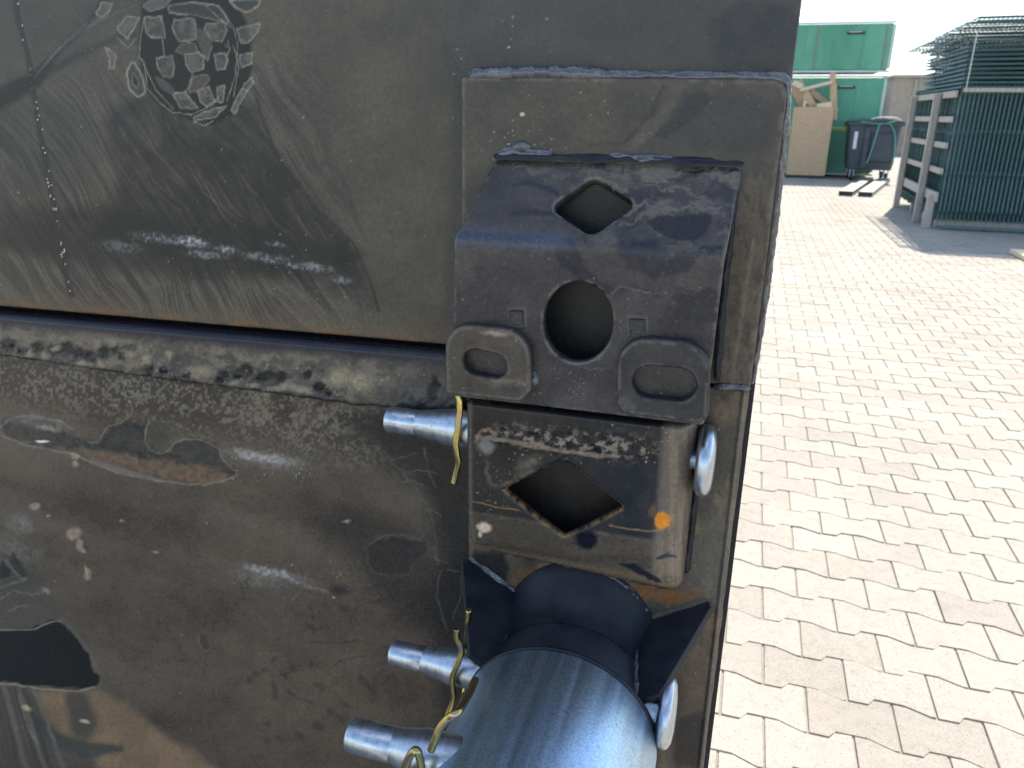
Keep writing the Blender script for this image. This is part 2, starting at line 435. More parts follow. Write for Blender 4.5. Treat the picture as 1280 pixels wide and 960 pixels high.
rows = np.arange(-34, 150); cols = np.arange(-24, 36)
pc = np.array([(NX0 + .1 + PL*c + (PL/2 if r % 2 else 0), NY0 + PP*r) for r in rows for c in cols])
p3 = np.c_[pc, np.zeros(len(pc))]
ppx, ppy = project(p3); dep = (p3 - CAM) @ FW
onscr = (dep > .2) & (ppx > 850) & (ppx < 1310) & (ppy < 1010) & (ppy > 200)
area = np.where(onscr, 1/np.maximum(dep, .2)**3, 0)
order = np.argsort(-area)[:300]; near = np.zeros(len(pc), bool); near[order] = True
variants = []
for k in range(14):
    v = PV.copy(); v[:12, :2] += RNG.normal(0, .0006, (12, 2)); v[12:, :2] += RNG.normal(0, .0003, (12, 2))
    me = mesh_np('paver', v, [PF_TOP, PF_SIDE], M_PAVER, False)
    a = me.attributes.new('tone', 'FLOAT', 'POINT'); a.data.foreach_set('value', np.full(24, RNG.random(), np.float32)); variants.append(me)
for i in order:
    o = link('paver', variants[RNG.integers(14)], gnd)
    o.location = (pc[i,0], pc[i,1], RNG.normal(0, .0007)); o.rotation_euler = (RNG.normal(0,.005), RNG.normal(0,.004), RNG.normal(0,.003))
rest = pc[~near]; n = len(rest)
hz = RNG.normal(0, .0007, n); tx = RNG.normal(0, .005, (n, 2))
V = np.repeat(PV[None], n, 0); V[:, :, 2] += hz[:, None] + V[:, :, 0]*tx[:, :1] + V[:, :, 1]*tx[:, 1:]
V[:, :, :2] += rest[:, None, :]
base = (np.arange(n)*24)[:, None]
ft = (base[:, :, None] + PF_TOP[None]).reshape(-1, 12); fs = (base[:, :, None] + PF_SIDE[None]).reshape(-1, 4)
me = mesh_np('paver_field', V.reshape(-1, 3), [ft, fs], M_PAVER, False)
a = me.attributes.new('tone', 'FLOAT', 'POINT'); a.data.foreach_set('value', np.repeat(RNG.random(n), 24).astype(np.float32))
tag(link('paver_field', me, gnd), None, None, None, 'stuff')

# ------------------------------------------------------------------ the implement: sheets with holes, rounded edges and painted wear, shade and sheen
IMPL = empty('steel_implement', (-.35, PLATE_Y+.05, 0), 'large dusty black steel implement with a welded hitch bracket, filling the left', 'machine attachment')

def axis_grid(lo, hi, flo, fhi, h, coarse=.03):
    a = np.arange(flo, fhi+h*.5, h)
    lo_ = np.arange(lo, flo-h*.5, coarse) if lo < flo-h else np.array([])
    hi_ = np.arange(fhi+coarse, hi, coarse) if hi > fhi+h else np.array([])
    if hi > fhi+h: hi_ = np.append(hi_, hi)
    return np.concatenate([lo_, a, hi_])
def sheet(name, xs, zs, sdf, wfun, thick, r, paint, parent, mat=M_PAINT, h=.001, wpaint=None, mapf=None, wall_col=(.03,.03,.033,.45), hole_thick=None, outer=None):
    """a steel sheet facing the viewer: (s,t) grid, sdf<0 inside; wfun gives the front offset w(s,t)"""
    S, T = np.meshgrid(xs, zs); ny, nx = S.shape; s = S.ravel().copy(); t = T.ravel().copy()
    d = sdf(s, t)
    ok = (d <= .5*h).reshape(ny, nx)
    cell = ok[:-1,:-1] & ok[1:,:-1] & ok[:-1,1:] & ok[1:,1:]
    idx = np.arange(ny*nx).reshape(ny, nx)
    q = np.stack([idx[:-1,:-1][cell], idx[:-1,1:][cell], idx[1:,1:][cell], idx[1:,:-1][cell]], -1)
    e = np.concatenate([q[:, [0,1]], q[:, [1,2]], q[:, [2,3]], q[:, [3,0]]])
    key = np.minimum(e[:,0], e[:,1]).astype(np.int64)*(ny*nx) + np.maximum(e[:,0], e[:,1])
    _, inv, cnt = np.unique(key, return_inverse=True, return_counts=True)
    be = e[cnt[inv] == 1]; bv = np.unique(be)
    for _ in range(3):                                  # snap the rim onto the outline
        e_ = 1e-5; dd = sdf(s[bv], t[bv])
        gx = (sdf(s[bv]+e_, t[bv])-dd)/e_; gz = (sdf(s[bv], t[bv]+e_)-dd)/e_; gl = np.maximum(gx*gx+gz*gz, .2)
        s[bv] -= dd*gx/gl; t[bv] -= dd*gz/gl
    used = np.unique(q); remap = np.full(ny*nx, -1); remap[used] = np.arange(len(used))
    q = remap[q]; be = remap[be]; bvn = remap[bv]; s = s[used]; t = t[used]
    d = np.minimum(sdf(s, t), 0); k = np.minimum(-d, r)
    rd = (r - np.sqrt(np.maximum(r*r-(r-k)**2, 0))) if r > 0 else 0*d
    w = wfun(s, t)
    thk = np.full(len(s), thick); v0 = (np.stack([s, PLATE_Y-w, t], -1) if mapf is None else mapf(s, t)[0]); pt = paint(*project(v0), s, t); w = w + pt.h*sstep(0, .003, -d)
    if hole_thick is not None: thk = np.where(sd_poly(s, t, outer) < -.004, hole_thick, thick)
    if mapf is None:
        front = lambda off: np.stack([s, PLATE_Y-(w-off), t], -1)
        fr = front(rd); bk = front(thk)
    else:
        pos, nor = mapf(s, t); fr = pos + nor*(w-rd)[:, None]; bk = pos + nor*(w-thk)[:, None]
    nb = len(bvn); bmap = np.full(len(s), -1); bmap[bvn] = len(s)+np.arange(nb)
    wall = np.stack([be[:,1], be[:,0], bmap[be[:,0]], bmap[be[:,1]]], -1)
    verts = np.vstack([fr, bk[bvn]])
    me = mesh_np(name, verts, [q, wall], mat, np.concatenate([np.ones(len(q), bool), np.zeros(len(wall), bool)]))
    set_tint(me, np.vstack([pt.c, np.tile(wall_col, (nb, 1))]))
    return link(name, me, parent)
def sd_rect(x0, x1, z0, z1):
    return lambda s, t: np.maximum(np.maximum(x0-s, s-x1), np.maximum(z0-t, t-z1))
def sd_of(*polys):                                       # outline minus holes
    def f(s, t):
        d = sd_poly(s, t, polys[0])
        for p in polys[1:]: d = np.maximum(d, -sd_poly(s, t, p))
        return d
    return f
def xz(px, py, w): p = P(px, py, w); return np.array([p[0], p[2]])

DUST, DUSTB, BROWN, CLEAN, RUST = (.17,.155,.128), (.2,.2,.2), (.13,.105,.078), (.022,.024,.028), (.17,.085,.04)

def base_dust(px, py, c0, c1, r0=.5, r1=.62, sx=70, sy=55, seed=1):
    n = fbm(px/sx, py/sy, seed, 5); n2 = fbm(px/9, py/9, seed+4, 3); k = np.clip((n-.3)/.4*.8+(n2-.5)*.5+.1, 0, 1)
    pt = Paint(px, py, c0, r0)
    pt.full(k, c1, r1); return pt

# --- upper panel
PX0, PX1 = -2.30, .0200
def up_edge(X): return 1.1684 + .0120*(X+.241)
def paint_upper(px, py, s, t):
    p = base_dust(px, py, (.068,.064,.055), (.098,.091,.076), .40, .52)
    x, y = px, py
    # brushed streaks running down to the right
    wq = 34*(fbm(x/150, y/150, 29, 3)-.5)*2; u = x*.83-y*.56+wq+.0006*(x-200)*(y-250); v = x*.56+y*.83
    st = fbm(u/2.2, v/60, 31, 3); st2 = fbm(u/7, v/110, 33, 3)
    left = sstep(480, 330, x+(y-250)*-.25)*sstep(60, 170, y+x*.12)
    p.full(left*sstep(.5, .68, st)*.45, (.125,.115,.098), .55); p.full(left*sstep(.44, .3, st)*.6, (.03,.031,.032), .38); p.full(left*sstep(.55, .72, st2)*.5, (.03,.031,.033), .42)
    # wiped dark sweep below the sole print
    p.poly([(-40,120),(60,110),(120,150),(130,210),(60,250),(-40,255)], (.045,.047,.044), .5, 30, .42, 6, 30, brk=.4)
    p.poly([(-40,-20),(60,-20),(150,10),(120,60),(60,110),(-40,120)], (.048,.052,.05), .45, 30, .4, 6, 30, brk=.4)
    p.poly([(240,170),(330,190),(430,300),(440,330),(250,290)], (.016,.017,.018), .5, 40, .4, 8, 30, brk=.3)
    p.poly([(125,140),(178,118),(250,160),(318,122),(345,195),(395,262),(442,305),(474,385),(430,372),(300,330),(170,318),(110,300),(150,230)], (.024,.025,.027), .72, 24, .4, 6, 30, brk=.4)
    p.line([(318,118),(346,196),(396,262),(440,303),(462,350),(474,388)], 3.5, (.024,.025,.027), .75, 4, .4, 2, 12, .3)
    p.line([(392,206),(410,204),(428,225),(442,262),(452,290)], 6, (.045,.046,.046), .55, 6, .45, 3, 10, .4)
    for k in range(46):
        a = random.uniform(0, 1); xx = 140+a*260; yy = 150+a*150+random.uniform(-40, 60); ln = random.uniform(40, 120)
        p.line([(xx,yy),(xx+ln*.33,yy+ln*.55),(xx+ln*.6,yy+ln*.8)], random.uniform(.8,2.2), random.choice([(.15,.14,.12),(.036,.037,.04),(.12,.11,.09)]), .4, 1.2, .5, .8, 12, .3, False, True)
    for k in range(34):
        xx = random.uniform(0, 420); yy = random.uniform(315, 395); ln = random.uniform(25, 70)
        p.line([(xx,yy),(xx+ln*.4,yy+ln*.62)], random.uniform(1, 4), random.choice([(.14,.125,.1),(.045,.044,.042),(.05,.048,.045)]), .45, 2, .5, .8, 12, .2, False, True)
    # crease shading painted as a dark band, with pale scuffs
    p.poly([(-200,250),(0,262),(90,255),(180,268),(330,285),(455,315),(430,345),(250,350),(90,330),(0,312),(-200,300)], (.020,.022,.023), .72, 26, .42, 6, 40, brk=.2)
    for (cx, cy, rx, ry, al) in ((240,303,22,7,.95),(283,312,16,6,.7),(200,298,40,7,.4),(330,322,38,6,.45),(392,334,28,6,.5),(428,350,16,5,.45),(150,308,30,8,.28),(345,306,14,3,.5),(255,318,30,5,.5),(366,332,10,3,.7)):
        p.blob(cx, cy, rx, ry, (.30,.31,.33), al, 7, .5, 3, 7, .2, .75, 3.2)
    p.specks(70, (150,290,450,345), .4, .9, (.38,.38,.38), .7, 4)
    # rusty lower rim
    b = (1.1684+.0120*(s+.241)); dz = t-b
    p.full(sstep(.030, .002, dz)*(.35+.6*fbm(x/30, y/8, 41, 4))*.8, (.135,.105,.075), .65)
    p.full(sstep(.010, .002, dz)*sstep(.45, .62, fbm(x/18, y/6, 43, 4)), (.15,.10,.064), .75)
    # vertical seam at the far left
    p.line([(18,-20),(22,20),(34,62),(42,110),(50,165),(62,230),(72,290),(84,352),(89,368)], 8, (.032,.034,.034), .85, 4, .4, 1.5, 9)
    p.line([(22,-20),(27,20),(38,62),(46,110),(54,165)], 1.5, (.16,.15,.13), .3, 1.5, .6, 1, 8, .5)
    r = random.Random(3)
    for k in range(40):
        a = r.random(); yy = a*365; xx = np.interp(yy, [0,110,230,365], [20,42,62,88])+r.uniform(-2.5,2.5); p.blob(xx, yy, .9, .9, (.5,.5,.46), .9, 0, .7, .3, 3, .5)
    # dark swoops from the seam up to the print
    p.line([(-10,128),(20,112),(45,98),(62,82)], [26,24,18,8], (.014,.018,.021), .9, 12, .38, 2, 14)
    p.line([(45,95),(75,62),(110,28),(135,-5)], [12,9,8,8], (.025,.028,.031), .75, 7, .4, 2, 14, .3)
    p.line([(48,98),(90,72),(130,55),(165,40)], [9,8,9,12], (.028,.031,.034), .7, 8, .4, 2, 14, .3)
    for k in range(9):
        p.line([(40+k*3,100-k*4),(70+k*5,66-k*5),(108+k*8,30-k*3)], 1, (.15,.145,.125), .35, 1, .55, 1, 10, .4)
    # --- print of a shoe sole left in the dust
    Z = lambda *q: [(120+a/5.818, b/5.818) for a, b in q]
    ED = (.25,.24,.205); BL = (.125,.12,.107); DK = (.008,.010,.011)
    p.poly(Z((330,120),(330,20),(520,-30),(960,-20),(1080,110),(1130,300),(1130,520),(1080,720),(1000,840),(870,905),(720,895),(520,815),(360,670),(320,470),(300,330)), DK, .9, 8, .36, 2, 9)
    p.poly(Z((520,40),(700,15),(890,40),(980,170),(900,150),(700,110),(540,90)), (.06,.064,.062), .6, 5, .4, 1.5, 9, ED, 1.1, .6)
    for blk in (((355,128),(480,120),(502,280),(412,275),(362,235)), ((572,140),(720,138),(730,290),(602,300),(556,205)), ((802,170),(932,162),(957,220),(922,302),(842,296),(790,220)),
                ((440,420),(560,410),(572,482),(560,560),(500,560),(452,500)), ((642,402),(742,382),(786,422),(780,502),(700,532),(660,480)), ((856,396),(940,385),(960,440),(940,502),(880,506)),
                ((558,682),(650,664),(742,790),(620,788)), ((740,650),(820,630),(872,742),(802,776),(760,740)), ((882,635),(935,620),(922,742),(886,740)), ((1022,205),(1190,172),(1182,230),(1102,312),(1052,310)),
                ((1042,402),(1140,382),(1132,462),(1062,492)), ((1130,560),(1142,600),(1100,670),(1050,690),(1075,610)), ((1060,640),(1100,660),(1010,832),(985,800)),
                ((150,212),(222,115),(315,130),(282,200),(230,282)), ((60,342),(142,392),(130,502),(92,500),(102,422)), ((0,92),(50,15),(122,30),(102,72),(40,132)), ((710,852),(850,790),(952,770),(872,850),(720,880))):
        p.poly(Z(*blk), BL, .9, 1.6, .6, 1.4, 7, ED, .9, .8, .45, hh=.0004, rnd=0)
    p.poly(Z((700,560),(800,540),(832,570),(762,662),(670,672)), (.105,.092,.076), .8, 2, .6, 1, 6, ED, .8, .6)
    p.poly(Z((580,370),(620,320),(720,310),(740,380),(700,400),(610,385)), (.085,.085,.07), .8, 2, .6, 1, 6, ED, .8, .5)
    p.poly(Z((735,200),(790,220),(850,330),(810,440),(770,380),(735,300)), (.10,.097,.09), .8, 2, .6, 1, 6)
    p.poly(Z((420,545),(500,580),(580,660),(560,700),(470,640)), (.095,.092,.09), .8, 2, .6, 1, 6)
    p.poly(Z((270,440),(222,520),(240,650),(312,710),(362,660),(332,540)), (.07,.07,.064), .8, 2, .6, 1, 6, ED, 1.3, .8)
    p.poly(Z((270,520),(262,600),(300,650),(310,590)), DK, .7, 2, .5, 1, 6, ED, .8, .5)
    p.poly(Z((970,0),(1012,52),(1090,92),(1172,50),(1202,-10)), (.05,.058,.055), .9, 2, .45, 1, 6, ED, 1.2, .9)
    p.poly(Z((335,40),(420,-10),(560,-10),(480,60),(390,85)), BL, .8, 3, .6, 1, 6, ED, .9, .5)
    for ln in (((350,122),(322,300),(312,420),(350,450),(372,640),(470,752),(560,820),(702,832),(860,760)), ((690,12),(890,40),(1000,200),(1032,330),(1012,560),(950,740)), ((800,40),(890,130),(985,200)), ((480,280),(495,400),(450,430)),
               ((330,440),(380,540),(440,660),(560,790)), ((770,390),(815,440),(840,340)), ((960,300),(975,360),(950,400)), ((700,540),(660,660)), ((1000,330),(1040,480),(1000,700)), ((700,880),(790,915),(850,880)), ((150,270),(230,350),(290,285)), ((530,90),(610,105)), ((940,330),(970,350))):
        p.line(Z(*ln), 1.3, ED, .75, 1.1, .7, .8, 6, .35)
    # bluish reflection painted at the right top, dark strip by the pad, pale specks
    p.poly([(560,-30),(1010,-30),(1005,92),(600,88),(565,60)], (.05,.055,.058), .55, 40, .36, 5, 40, brk=.3)
    p.poly([(880,30),(930,0),(1000,10),(995,95),(900,85)], (.026,.028,.038), .6, 14, .3, 5, 20, brk=.35)
    p.line([(560,60),(572,110),(570,250),(560,400)], 14, (.05,.052,.055), .5, 14, .42, 2, 20)
    p.specks(110, (0,0,580,400), .5, 1.1, (.30,.29,.25), .7, 8); p.specks(30, (560,20,700,95), .6, 1.3, (.42,.42,.37), .8, 9)
    p.specks(70, (100,40,560,320), .6, 1.4, (.03,.03,.03), .6, 12)
    return p
def sdf_upper(s, t): return np.maximum(np.maximum(PX0-s, s-PX1), np.maximum(up_edge(s)-t, t-2.30))  # unseen top and left end stretched to shade the ground in front
def w_upper(s, t): return .0018*(fbm(s*5+3, t*7, 51, 3)-.5)*np.clip((-.25-s)*8, 0, 1)
sheet('upper_panel', axis_grid(PX0, PX1, -.76, PX1, .0011), axis_grid(1.15, 2.30, 1.150, 1.47, .0011, .05), sdf_upper, w_upper, .010, .0018, paint_upper, IMPL, h=.0011)

# --- lower left panel with folded lip and overlapped strip
LX1 = -.205
def lip(X): return 1.1640 + .0139*(X+.235)
_wl = np.array([(-2.4,1.122),(-.744,1.1110),(-.64,1.1090),(-.53,1.1065),(-.44,1.1070),(-.3537,1.1052),(-.297,1.1062),(-.25,1.1070),(-.1,1.107)])
def wline(X): return np.interp(X, _wl[:,0], _wl[:,1]) + .0016*(fbm(X*60, X*0, 61, 3)-.5)
def w_low(s, t):
    band = sstep(-.0012, .0022, t-wline(s))
    right = sstep(-.30, -.222, s)
    w = .0030 + .0095*band
    w = w + .0095*(fbm(s*2.2+9, (t+.10*s)*13, 63, 3)-.5)*(1-band)*(1-right)*sstep(1.115, 1.08, t)
    w = w + .0016*np.maximum(fbm(s*170, t*230, 67, 3)-.45, 0)*3*band*sstep(.024, .012, t-wline(s))
    w = w + .0012*(fbm(s*55, t*70, 65, 3)-.5)*sstep(.035, .0, np.abs(t-wline(s)-.006))
    return np.where(s > -.2225, np.minimum(w, .0035), w)
def sdf_low(s, t): return np.maximum(np.maximum(PX0-s, s-LX1), np.maximum(.02-t, t-lip(s)))
def paint_low(px, py, s, t):
    p = base_dust(px, py, (.066,.058,.049), (.102,.088,.072), .31, .44, 95, 70, 3)
    x, y = px, py
    dl = t-wline(s); dt = lip(s)-t
    vis = sstep(-30, 0, x+40)
    # mottled grime under the strip edge
    n = fbm(x/3.4, y/3.4, 71, 4); nb = fbm(x/26, y/14, 73, 3)
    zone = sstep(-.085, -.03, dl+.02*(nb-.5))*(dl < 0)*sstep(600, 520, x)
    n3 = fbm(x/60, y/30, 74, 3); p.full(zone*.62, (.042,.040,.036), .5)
    p.full(zone*sstep(.5, .62, n+.22*(nb-.5)+.2*(n3-.5))*.7, (.17,.154,.127), .75)
    dust = sstep(-.05, -.012, dl+.03*(nb-.5))*(dl < 0)*sstep(210, 330, x)
    p.full(dust*.35*sstep(.4, .6, nb), (.16,.14,.115), .7)
    # strip: dull dusty face
    k = (dl >= 0)*1.0
    nf = fbm(x/24, y/13, 75, 5); nh = fbm(x/4.5, y/4.5, 77, 3)
    p.full(k*.9, (.085,.082,.074), .55); p.full(k*sstep(.42, .66, nf)*.8, (.16,.14,.112), .7); p.full(k*sstep(.52, .7, nh)*.35, (.2,.18,.15), .7)
    p.full(k*sstep(.55, .72, fbm(x/14, y/9, 79, 4))*.6*sstep(520, 430, x), (.04,.042,.046), .4)
    p.full(k*sstep(.017, .005, dt)*.92, (.022,.026,.04), .20)
    p.full(k*sstep(430, 560, x)*.55, (.05,.05,.055), .4)
    # chipped blisters along the strip's edge
    r = random.Random(21)
    for (cx, cy, rx, ry) in ((10,432,11,8),(28,440,8,7),(48,434,10,9),(66,438,8,8),(82,436,12,9),(98,442,9,9),(112,446,10,8),(128,441,9,10),(143,436,6,7),(152,446,6,6),(186,462,7,9),(204,463,6,6),(234,470,5,6),(278,472,9,8),(296,468,8,8),(309,463,9,11),(330,471,18,8),(350,472,10,8),(385,468,5,8),(398,484,9,8),(410,493,6,6),(541,490,8,12),(545,478,5,10)):
        p.blob(cx, cy, rx, ry, (.012,.015,.019), .95, r.uniform(-30,30), .28, 3.5, 5, .5, hh=-.0006)
    for (cx, cy, rx, ry) in ((36,444,7,5),(57,446,8,7),(70,436,8,4),(103,455,10,7),(120,432,6,8),(127,457,6,6),(142,430,5,6),(160,443,8,5),(183,452,6,9),(212,444,6,6),(250,465,20,10),(292,480,9,5),(318,483,10,4),(20,446,7,4),(345,487,26,5),(375,487,18,6),(425,470,20,14),(450,478,18,14)):
        p.blob(cx, cy, rx, ry, (.23,.205,.155), .85, r.uniform(-20,20), .75, 3, 5, .3, .4, 4, hh=.0008)
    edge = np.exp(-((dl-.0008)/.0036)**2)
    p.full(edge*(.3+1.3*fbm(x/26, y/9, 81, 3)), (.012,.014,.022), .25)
    p.specks(90, (150,450,540,520), .6, 1.6, (.3,.27,.22), .7, 31)
    # darker right-hand end beside the hitch
    p.poly([(430,520),(560,505),(600,520),(600,960),(560,960),(545,820),(520,760),(555,690),(520,600),(470,570)], (.026,.026,.027), .88, 44, .36, 8, 40)
    p.poly([(380,640),(520,650),(560,760),(520,800),(430,700)], (.04,.037,.035), .6, 40, .36, 8, 40)
    for ln in (((470,556),(487,574),(505,572),(522,566)), ((487,576),(505,590),(530,588),(545,592)), ((505,592),(520,612),(533,628),(541,650),(545,680),(548,706)), ((541,684),(546,700),(560,704)), ((550,715),(546,740),(552,768),(560,790)), ((530,560),(536,590),(545,610)), ((455,556),(470,560),(480,575)), ((560,712),(575,716),(578,740),(565,775)),
               ((500,603),(515,600),(528,608)), ((530,640),(540,636),(552,645))):
        p.line(ln, 1.6, (.125,.118,.108), .65, 1.5, .6, 2, 7, .4)
    # flaked black patch with rusty underside
    p.poly([(0,526),(40,520),(70,530),(95,548),(120,557),(130,546),(140,534),(160,527),(178,535),(185,556),(200,568),(214,562),(222,551),(245,549),(268,556),(282,578),(300,594),(288,600),(255,590),(210,582),(160,572),(110,562),(50,560),(5,545)], (.034,.039,.04), .85, 7, .34, 6, 9, hh=-.0007, brk=.25)
    p.poly([(98,562),(150,567),(200,576),(255,583),(292,594),(285,602),(262,606),(225,602),(185,592),(140,580),(110,572)], (.15,.105,.076), .9, 7, .75, 4.5, 6, brk=.7, hh=.0005)
    p.poly([(110,571),(150,584),(200,600),(240,606),(215,604),(160,593),(120,580)], (.175,.165,.145), .6, 6, .65, 2, 8)
    p.line([(2,545),(30,556),(60,562),(92,568),(120,580),(150,592),(185,599),(225,605),(255,606),(280,601),(296,594)], 2.2, (.2,.175,.15), .7, 2, .7, 1.5, 8, .4)
    p.line([(110,553),(124,553),(128,542),(136,533),(150,529),(162,521),(166,512),(160,498),(152,492),(158,474)], 1.6, (.21,.195,.17), .6, 1.5, .7, 1.2, 7, .25)
    p.line([(187,523),(182,538),(181,552),(188,563),(201,568),(212,563),(219,553),(230,549),(250,550),(262,554),(274,562),(279,575),(288,584),(296,592)], 1.6, (.21,.195,.17), .6, 1.5, .7, 1.2, 7, .25)
    p.blob(198,549,15,16,(.055,.058,.05),.7,0,.5,2,8,.6)
    p.blob(40,528,45,9,(.17,.172,.165),.6,8,.5,4,10,.2,.5,8); p.blob(60,536,16,5,(.25,.25,.225),.7,12,.5,3,6,.2,.4); p.blob(52,552,9,1.6,(.5,.52,.5),.9,0,.4,1,6,.5); p.line([(0,534),(12,524),(40,520),(75,526),(90,536)], 2.5, (.2,.2,.19), .6, 3, .6, 2, 8, .3)
    # paint-free spots and runs
    for (cx, cy, rx, ry) in ((93,570,6,4),(94,580,4,4.5),(92,667,10,8),(99,681,5,7),(103,688,4,3),(109,717,4.5,8),(107,710,2.5,4),(43,633,7,5),(194,690,4,2),(60,645,3,2),(152,651,4,2),(258,654,2,1.5)):
        p.blob(cx, cy, rx, ry, (.27,.21,.168), .85, random.uniform(-20,20), .75, 2, 4, .5, .3, 3, hh=-.0004)
    p.blob(94,668,4,2.5,(.16,.14,.115),.7,0,.6,1,4,.5)
    # bluish sheen painted as pale streaks, among dusty scuffs
    for (cx, cy, rx, ry, al, an) in ((332,572,40,7,.75,10),(345,577,55,12,.35,10),(315,570,14,3,.9,4),(300,566,20,6,.4,5),(352,718,42,6,.7,14),(330,713,30,5,.7,10),(325,722,40,14,.3,12),(390,734,26,4,.4,18),(55,738,9,4,.7,20),(25,655,22,14,.35,20),(20,690,40,22,.25,20),(432,652,6,2,.8,0)):
        p.blob(cx, cy, rx, ry, (.26,.262,.26), al, an, .45, 4, 9, .15, .6, 3.5)
    p.specks(60, (280,555,400,600), .5, 1.2, (.35,.35,.33), .7, 35); p.specks(70, (290,700,480,750), .5, 1.2, (.32,.29,.25), .7, 36)
    p.specks(160, (200,600,540,960), .5, 1.1, (.24,.21,.17), .6, 37); p.specks(60, (0,560,300,960), .5, 1.2, (.24,.21,.17), .5, 38)
    p.blob(255,805,6,13,(.06,.052,.044),.85,-10,.5,2,5,.5); p.line([(248,795),(250,806),(255,815),(262,812)], 1.2, (.16,.15,.13), .6, 1, .6, 1, 5)
    # bottom left: scraped bare patch, black patch, tan dust
    p.poly([(0,690),(20,690),(45,715),(85,770),(100,800),(60,790),(0,790)], (.062,.065,.062), .55, 18, .42, 5, 16, brk=.3)
    for ln in (((0,702),(12,708),(30,728)), ((0,735),(20,728),(34,724)), ((8,700),(24,712),(32,726)), ((10,764),(30,757),(34,758)), ((0,748),(18,738),(40,744),(55,740))):
        p.line(ln, 2.4, (.15,.155,.15), .55, 2.5, .5, 2, 7, .3)
    p.poly([(0,698),(14,712),(12,720),(0,724)], (.02,.023,.024), .8, 4, .36, 2, 7); p.poly([(16,690),(34,716),(30,724),(12,704)], (.026,.03,.03), .7, 5, .36, 2, 7)
    p.poly([(44,862),(124,862),(160,884),(215,925),(275,965),(275,1010),(120,1010),(120,950),(70,910)], (.185,.138,.092), .85, 16, .65, 6, 26, brk=.25)
    p.poly([(80,862),(105,862),(122,900),(112,925),(90,920)], (.05,.052,.05), .75, 14, .5, 4, 14)
    p.line([(46,905),(70,925),(110,938),(150,935)], [14,18,22,10], (.055,.06,.057), .85, 8, .45, 4, 14)
    for k in range(9): p.line([(-6+k*6,862),(4+k*7,905),(18+k*8,970)], random.uniform(2,6), random.choice([(.045,.05,.05),(.13,.125,.11),(.06,.063,.06)]), .7, 4, .5, 2, 14, .2)
    p.line([(24,870),(34,905),(46,930)], 3, (.18,.17,.15), .5, 3, .6, 2, 9, .3)
    p.blob(33,885,7,4,(.36,.3,.2),.8,20,.6,2,5,.3); p.blob(106,902,7,3,(.34,.33,.28),.8,10,.6,2,5,.3)
    p.poly([(-60,786),(0,788),(36,787),(62,778),(78,777),(92,792),(108,815),(122,842),(124,853),(112,860),(95,863),(50,860),(0,853),(-60,850)], (.012,.015,.016), .96, 5, .40, 5, 14, hh=-.0012)
    p.line([(-10,787),(20,788),(42,787),(62,778),(76,776)], 2.2, (.22,.22,.2), .65, 1.5, .6, 1, 8, .2); p.line([(-10,854),(18,856),(50,861),(95,864),(118,860)], 2.2, (.24,.22,.18), .6, 1.5, .6, 1, 8, .25)
    p.line([(78,777),(94,792),(112,816),(124,842)], 5, (.13,.13,.12), .4, 4, .6, 2, 7, .3); p.blob(78,774,8,4,(.12,.075,.06),.7,15,.6,1.5,5,.4)
    # smudged transfer marks, bent tread smears
    p.poly([(460,683),(472,672),(500,670),(528,674),(538,690),(520,702),(508,722),(470,716),(458,702)], (.034,.033,.033), .6, 8, .34, 4, 9, (.11,.105,.095), 1.3, .35)
    p.line([(462,680),(480,669),(510,669),(526,676)], 2, (.12,.115,.105), .5, 1.6, .6, 1, 6, .2); p.line([(478,730),(488,738),(486,750),(466,752)], 4, (.05,.047,.043), .6, 3, .4, 2, 6)
    p.blob(425,737,16,9,(.03,.031,.032),.7,0,.36,3,8,.3); p.line([(385,802),(420,804),(446,801)], 1.3, (.04,.04,.04), .7, 1.2, .5, 1, 8); p.line([(418,832),(422,826),(440,822),(458,820)], 1.4, (.035,.035,.036), .7, 1.2, .5, 1, 8)
    for (cx, cy, rx, ry, an) in ((390,785,10,3.5,30),(396,771,5,3,0),(405,755,4,3,0),(355,843,9,5,30),(342,858,7,5,40),(365,868,16,3,35),(343,870,5,7,0),(386,877,10,3,35),(399,857,10,5,30),(366,836,6,7,20),(390,830,5,6,0),(312,850,6,7,20),(320,842,8,5,35),(330,838,6,4,40),(342,825,5,4,0),(415,890,10,5,30),(398,908,12,6,30),(432,880,13,4,35),(460,858,17,3,32),(452,846,6,4,30),(488,847,10,3,-35),(518,872,9,9,20),(505,874,5,4,20),(376,920,11,6,30),(352,925,9,4,30),(335,905,6,4,0),(333,926,9,4,25),(430,760,8,6,40),(445,775,10,2,45),(425,897,9,3,40)):
        p.blob(cx, cy, rx, ry, (.036,.035,.034), .55, an, .42, 3, 5, .2, .35, 4)
    return p
sheet('lower_panel', axis_grid(PX0, LX1, -.965, LX1, .0013, .04), axis_grid(.02, 1.17, .44, 1.170, .0013, .05), sdf_low, w_low, .030, .0055, paint_low, IMPL, h=.0013)

# --- panel behind the right-hand plate, and a strip added to keep sun out of the gap
m = MB(); m.box((-.24, PLATE_Y+.0006, .02), (.0204, PLATE_Y+.012, 1.1665)); m.build('rear_panel', M_BLACK, IMPL)
m = MB(); m.box((-2.29, PLATE_Y+.0315, 1.10), (-.20, PLATE_Y+.05, 1.23)); m.box((-2.29, PLATE_Y+.011, 1.20), (-.20, PLATE_Y+.0313, 1.226)); m.build('gap_sun_block', M_BLACK, IMPL)

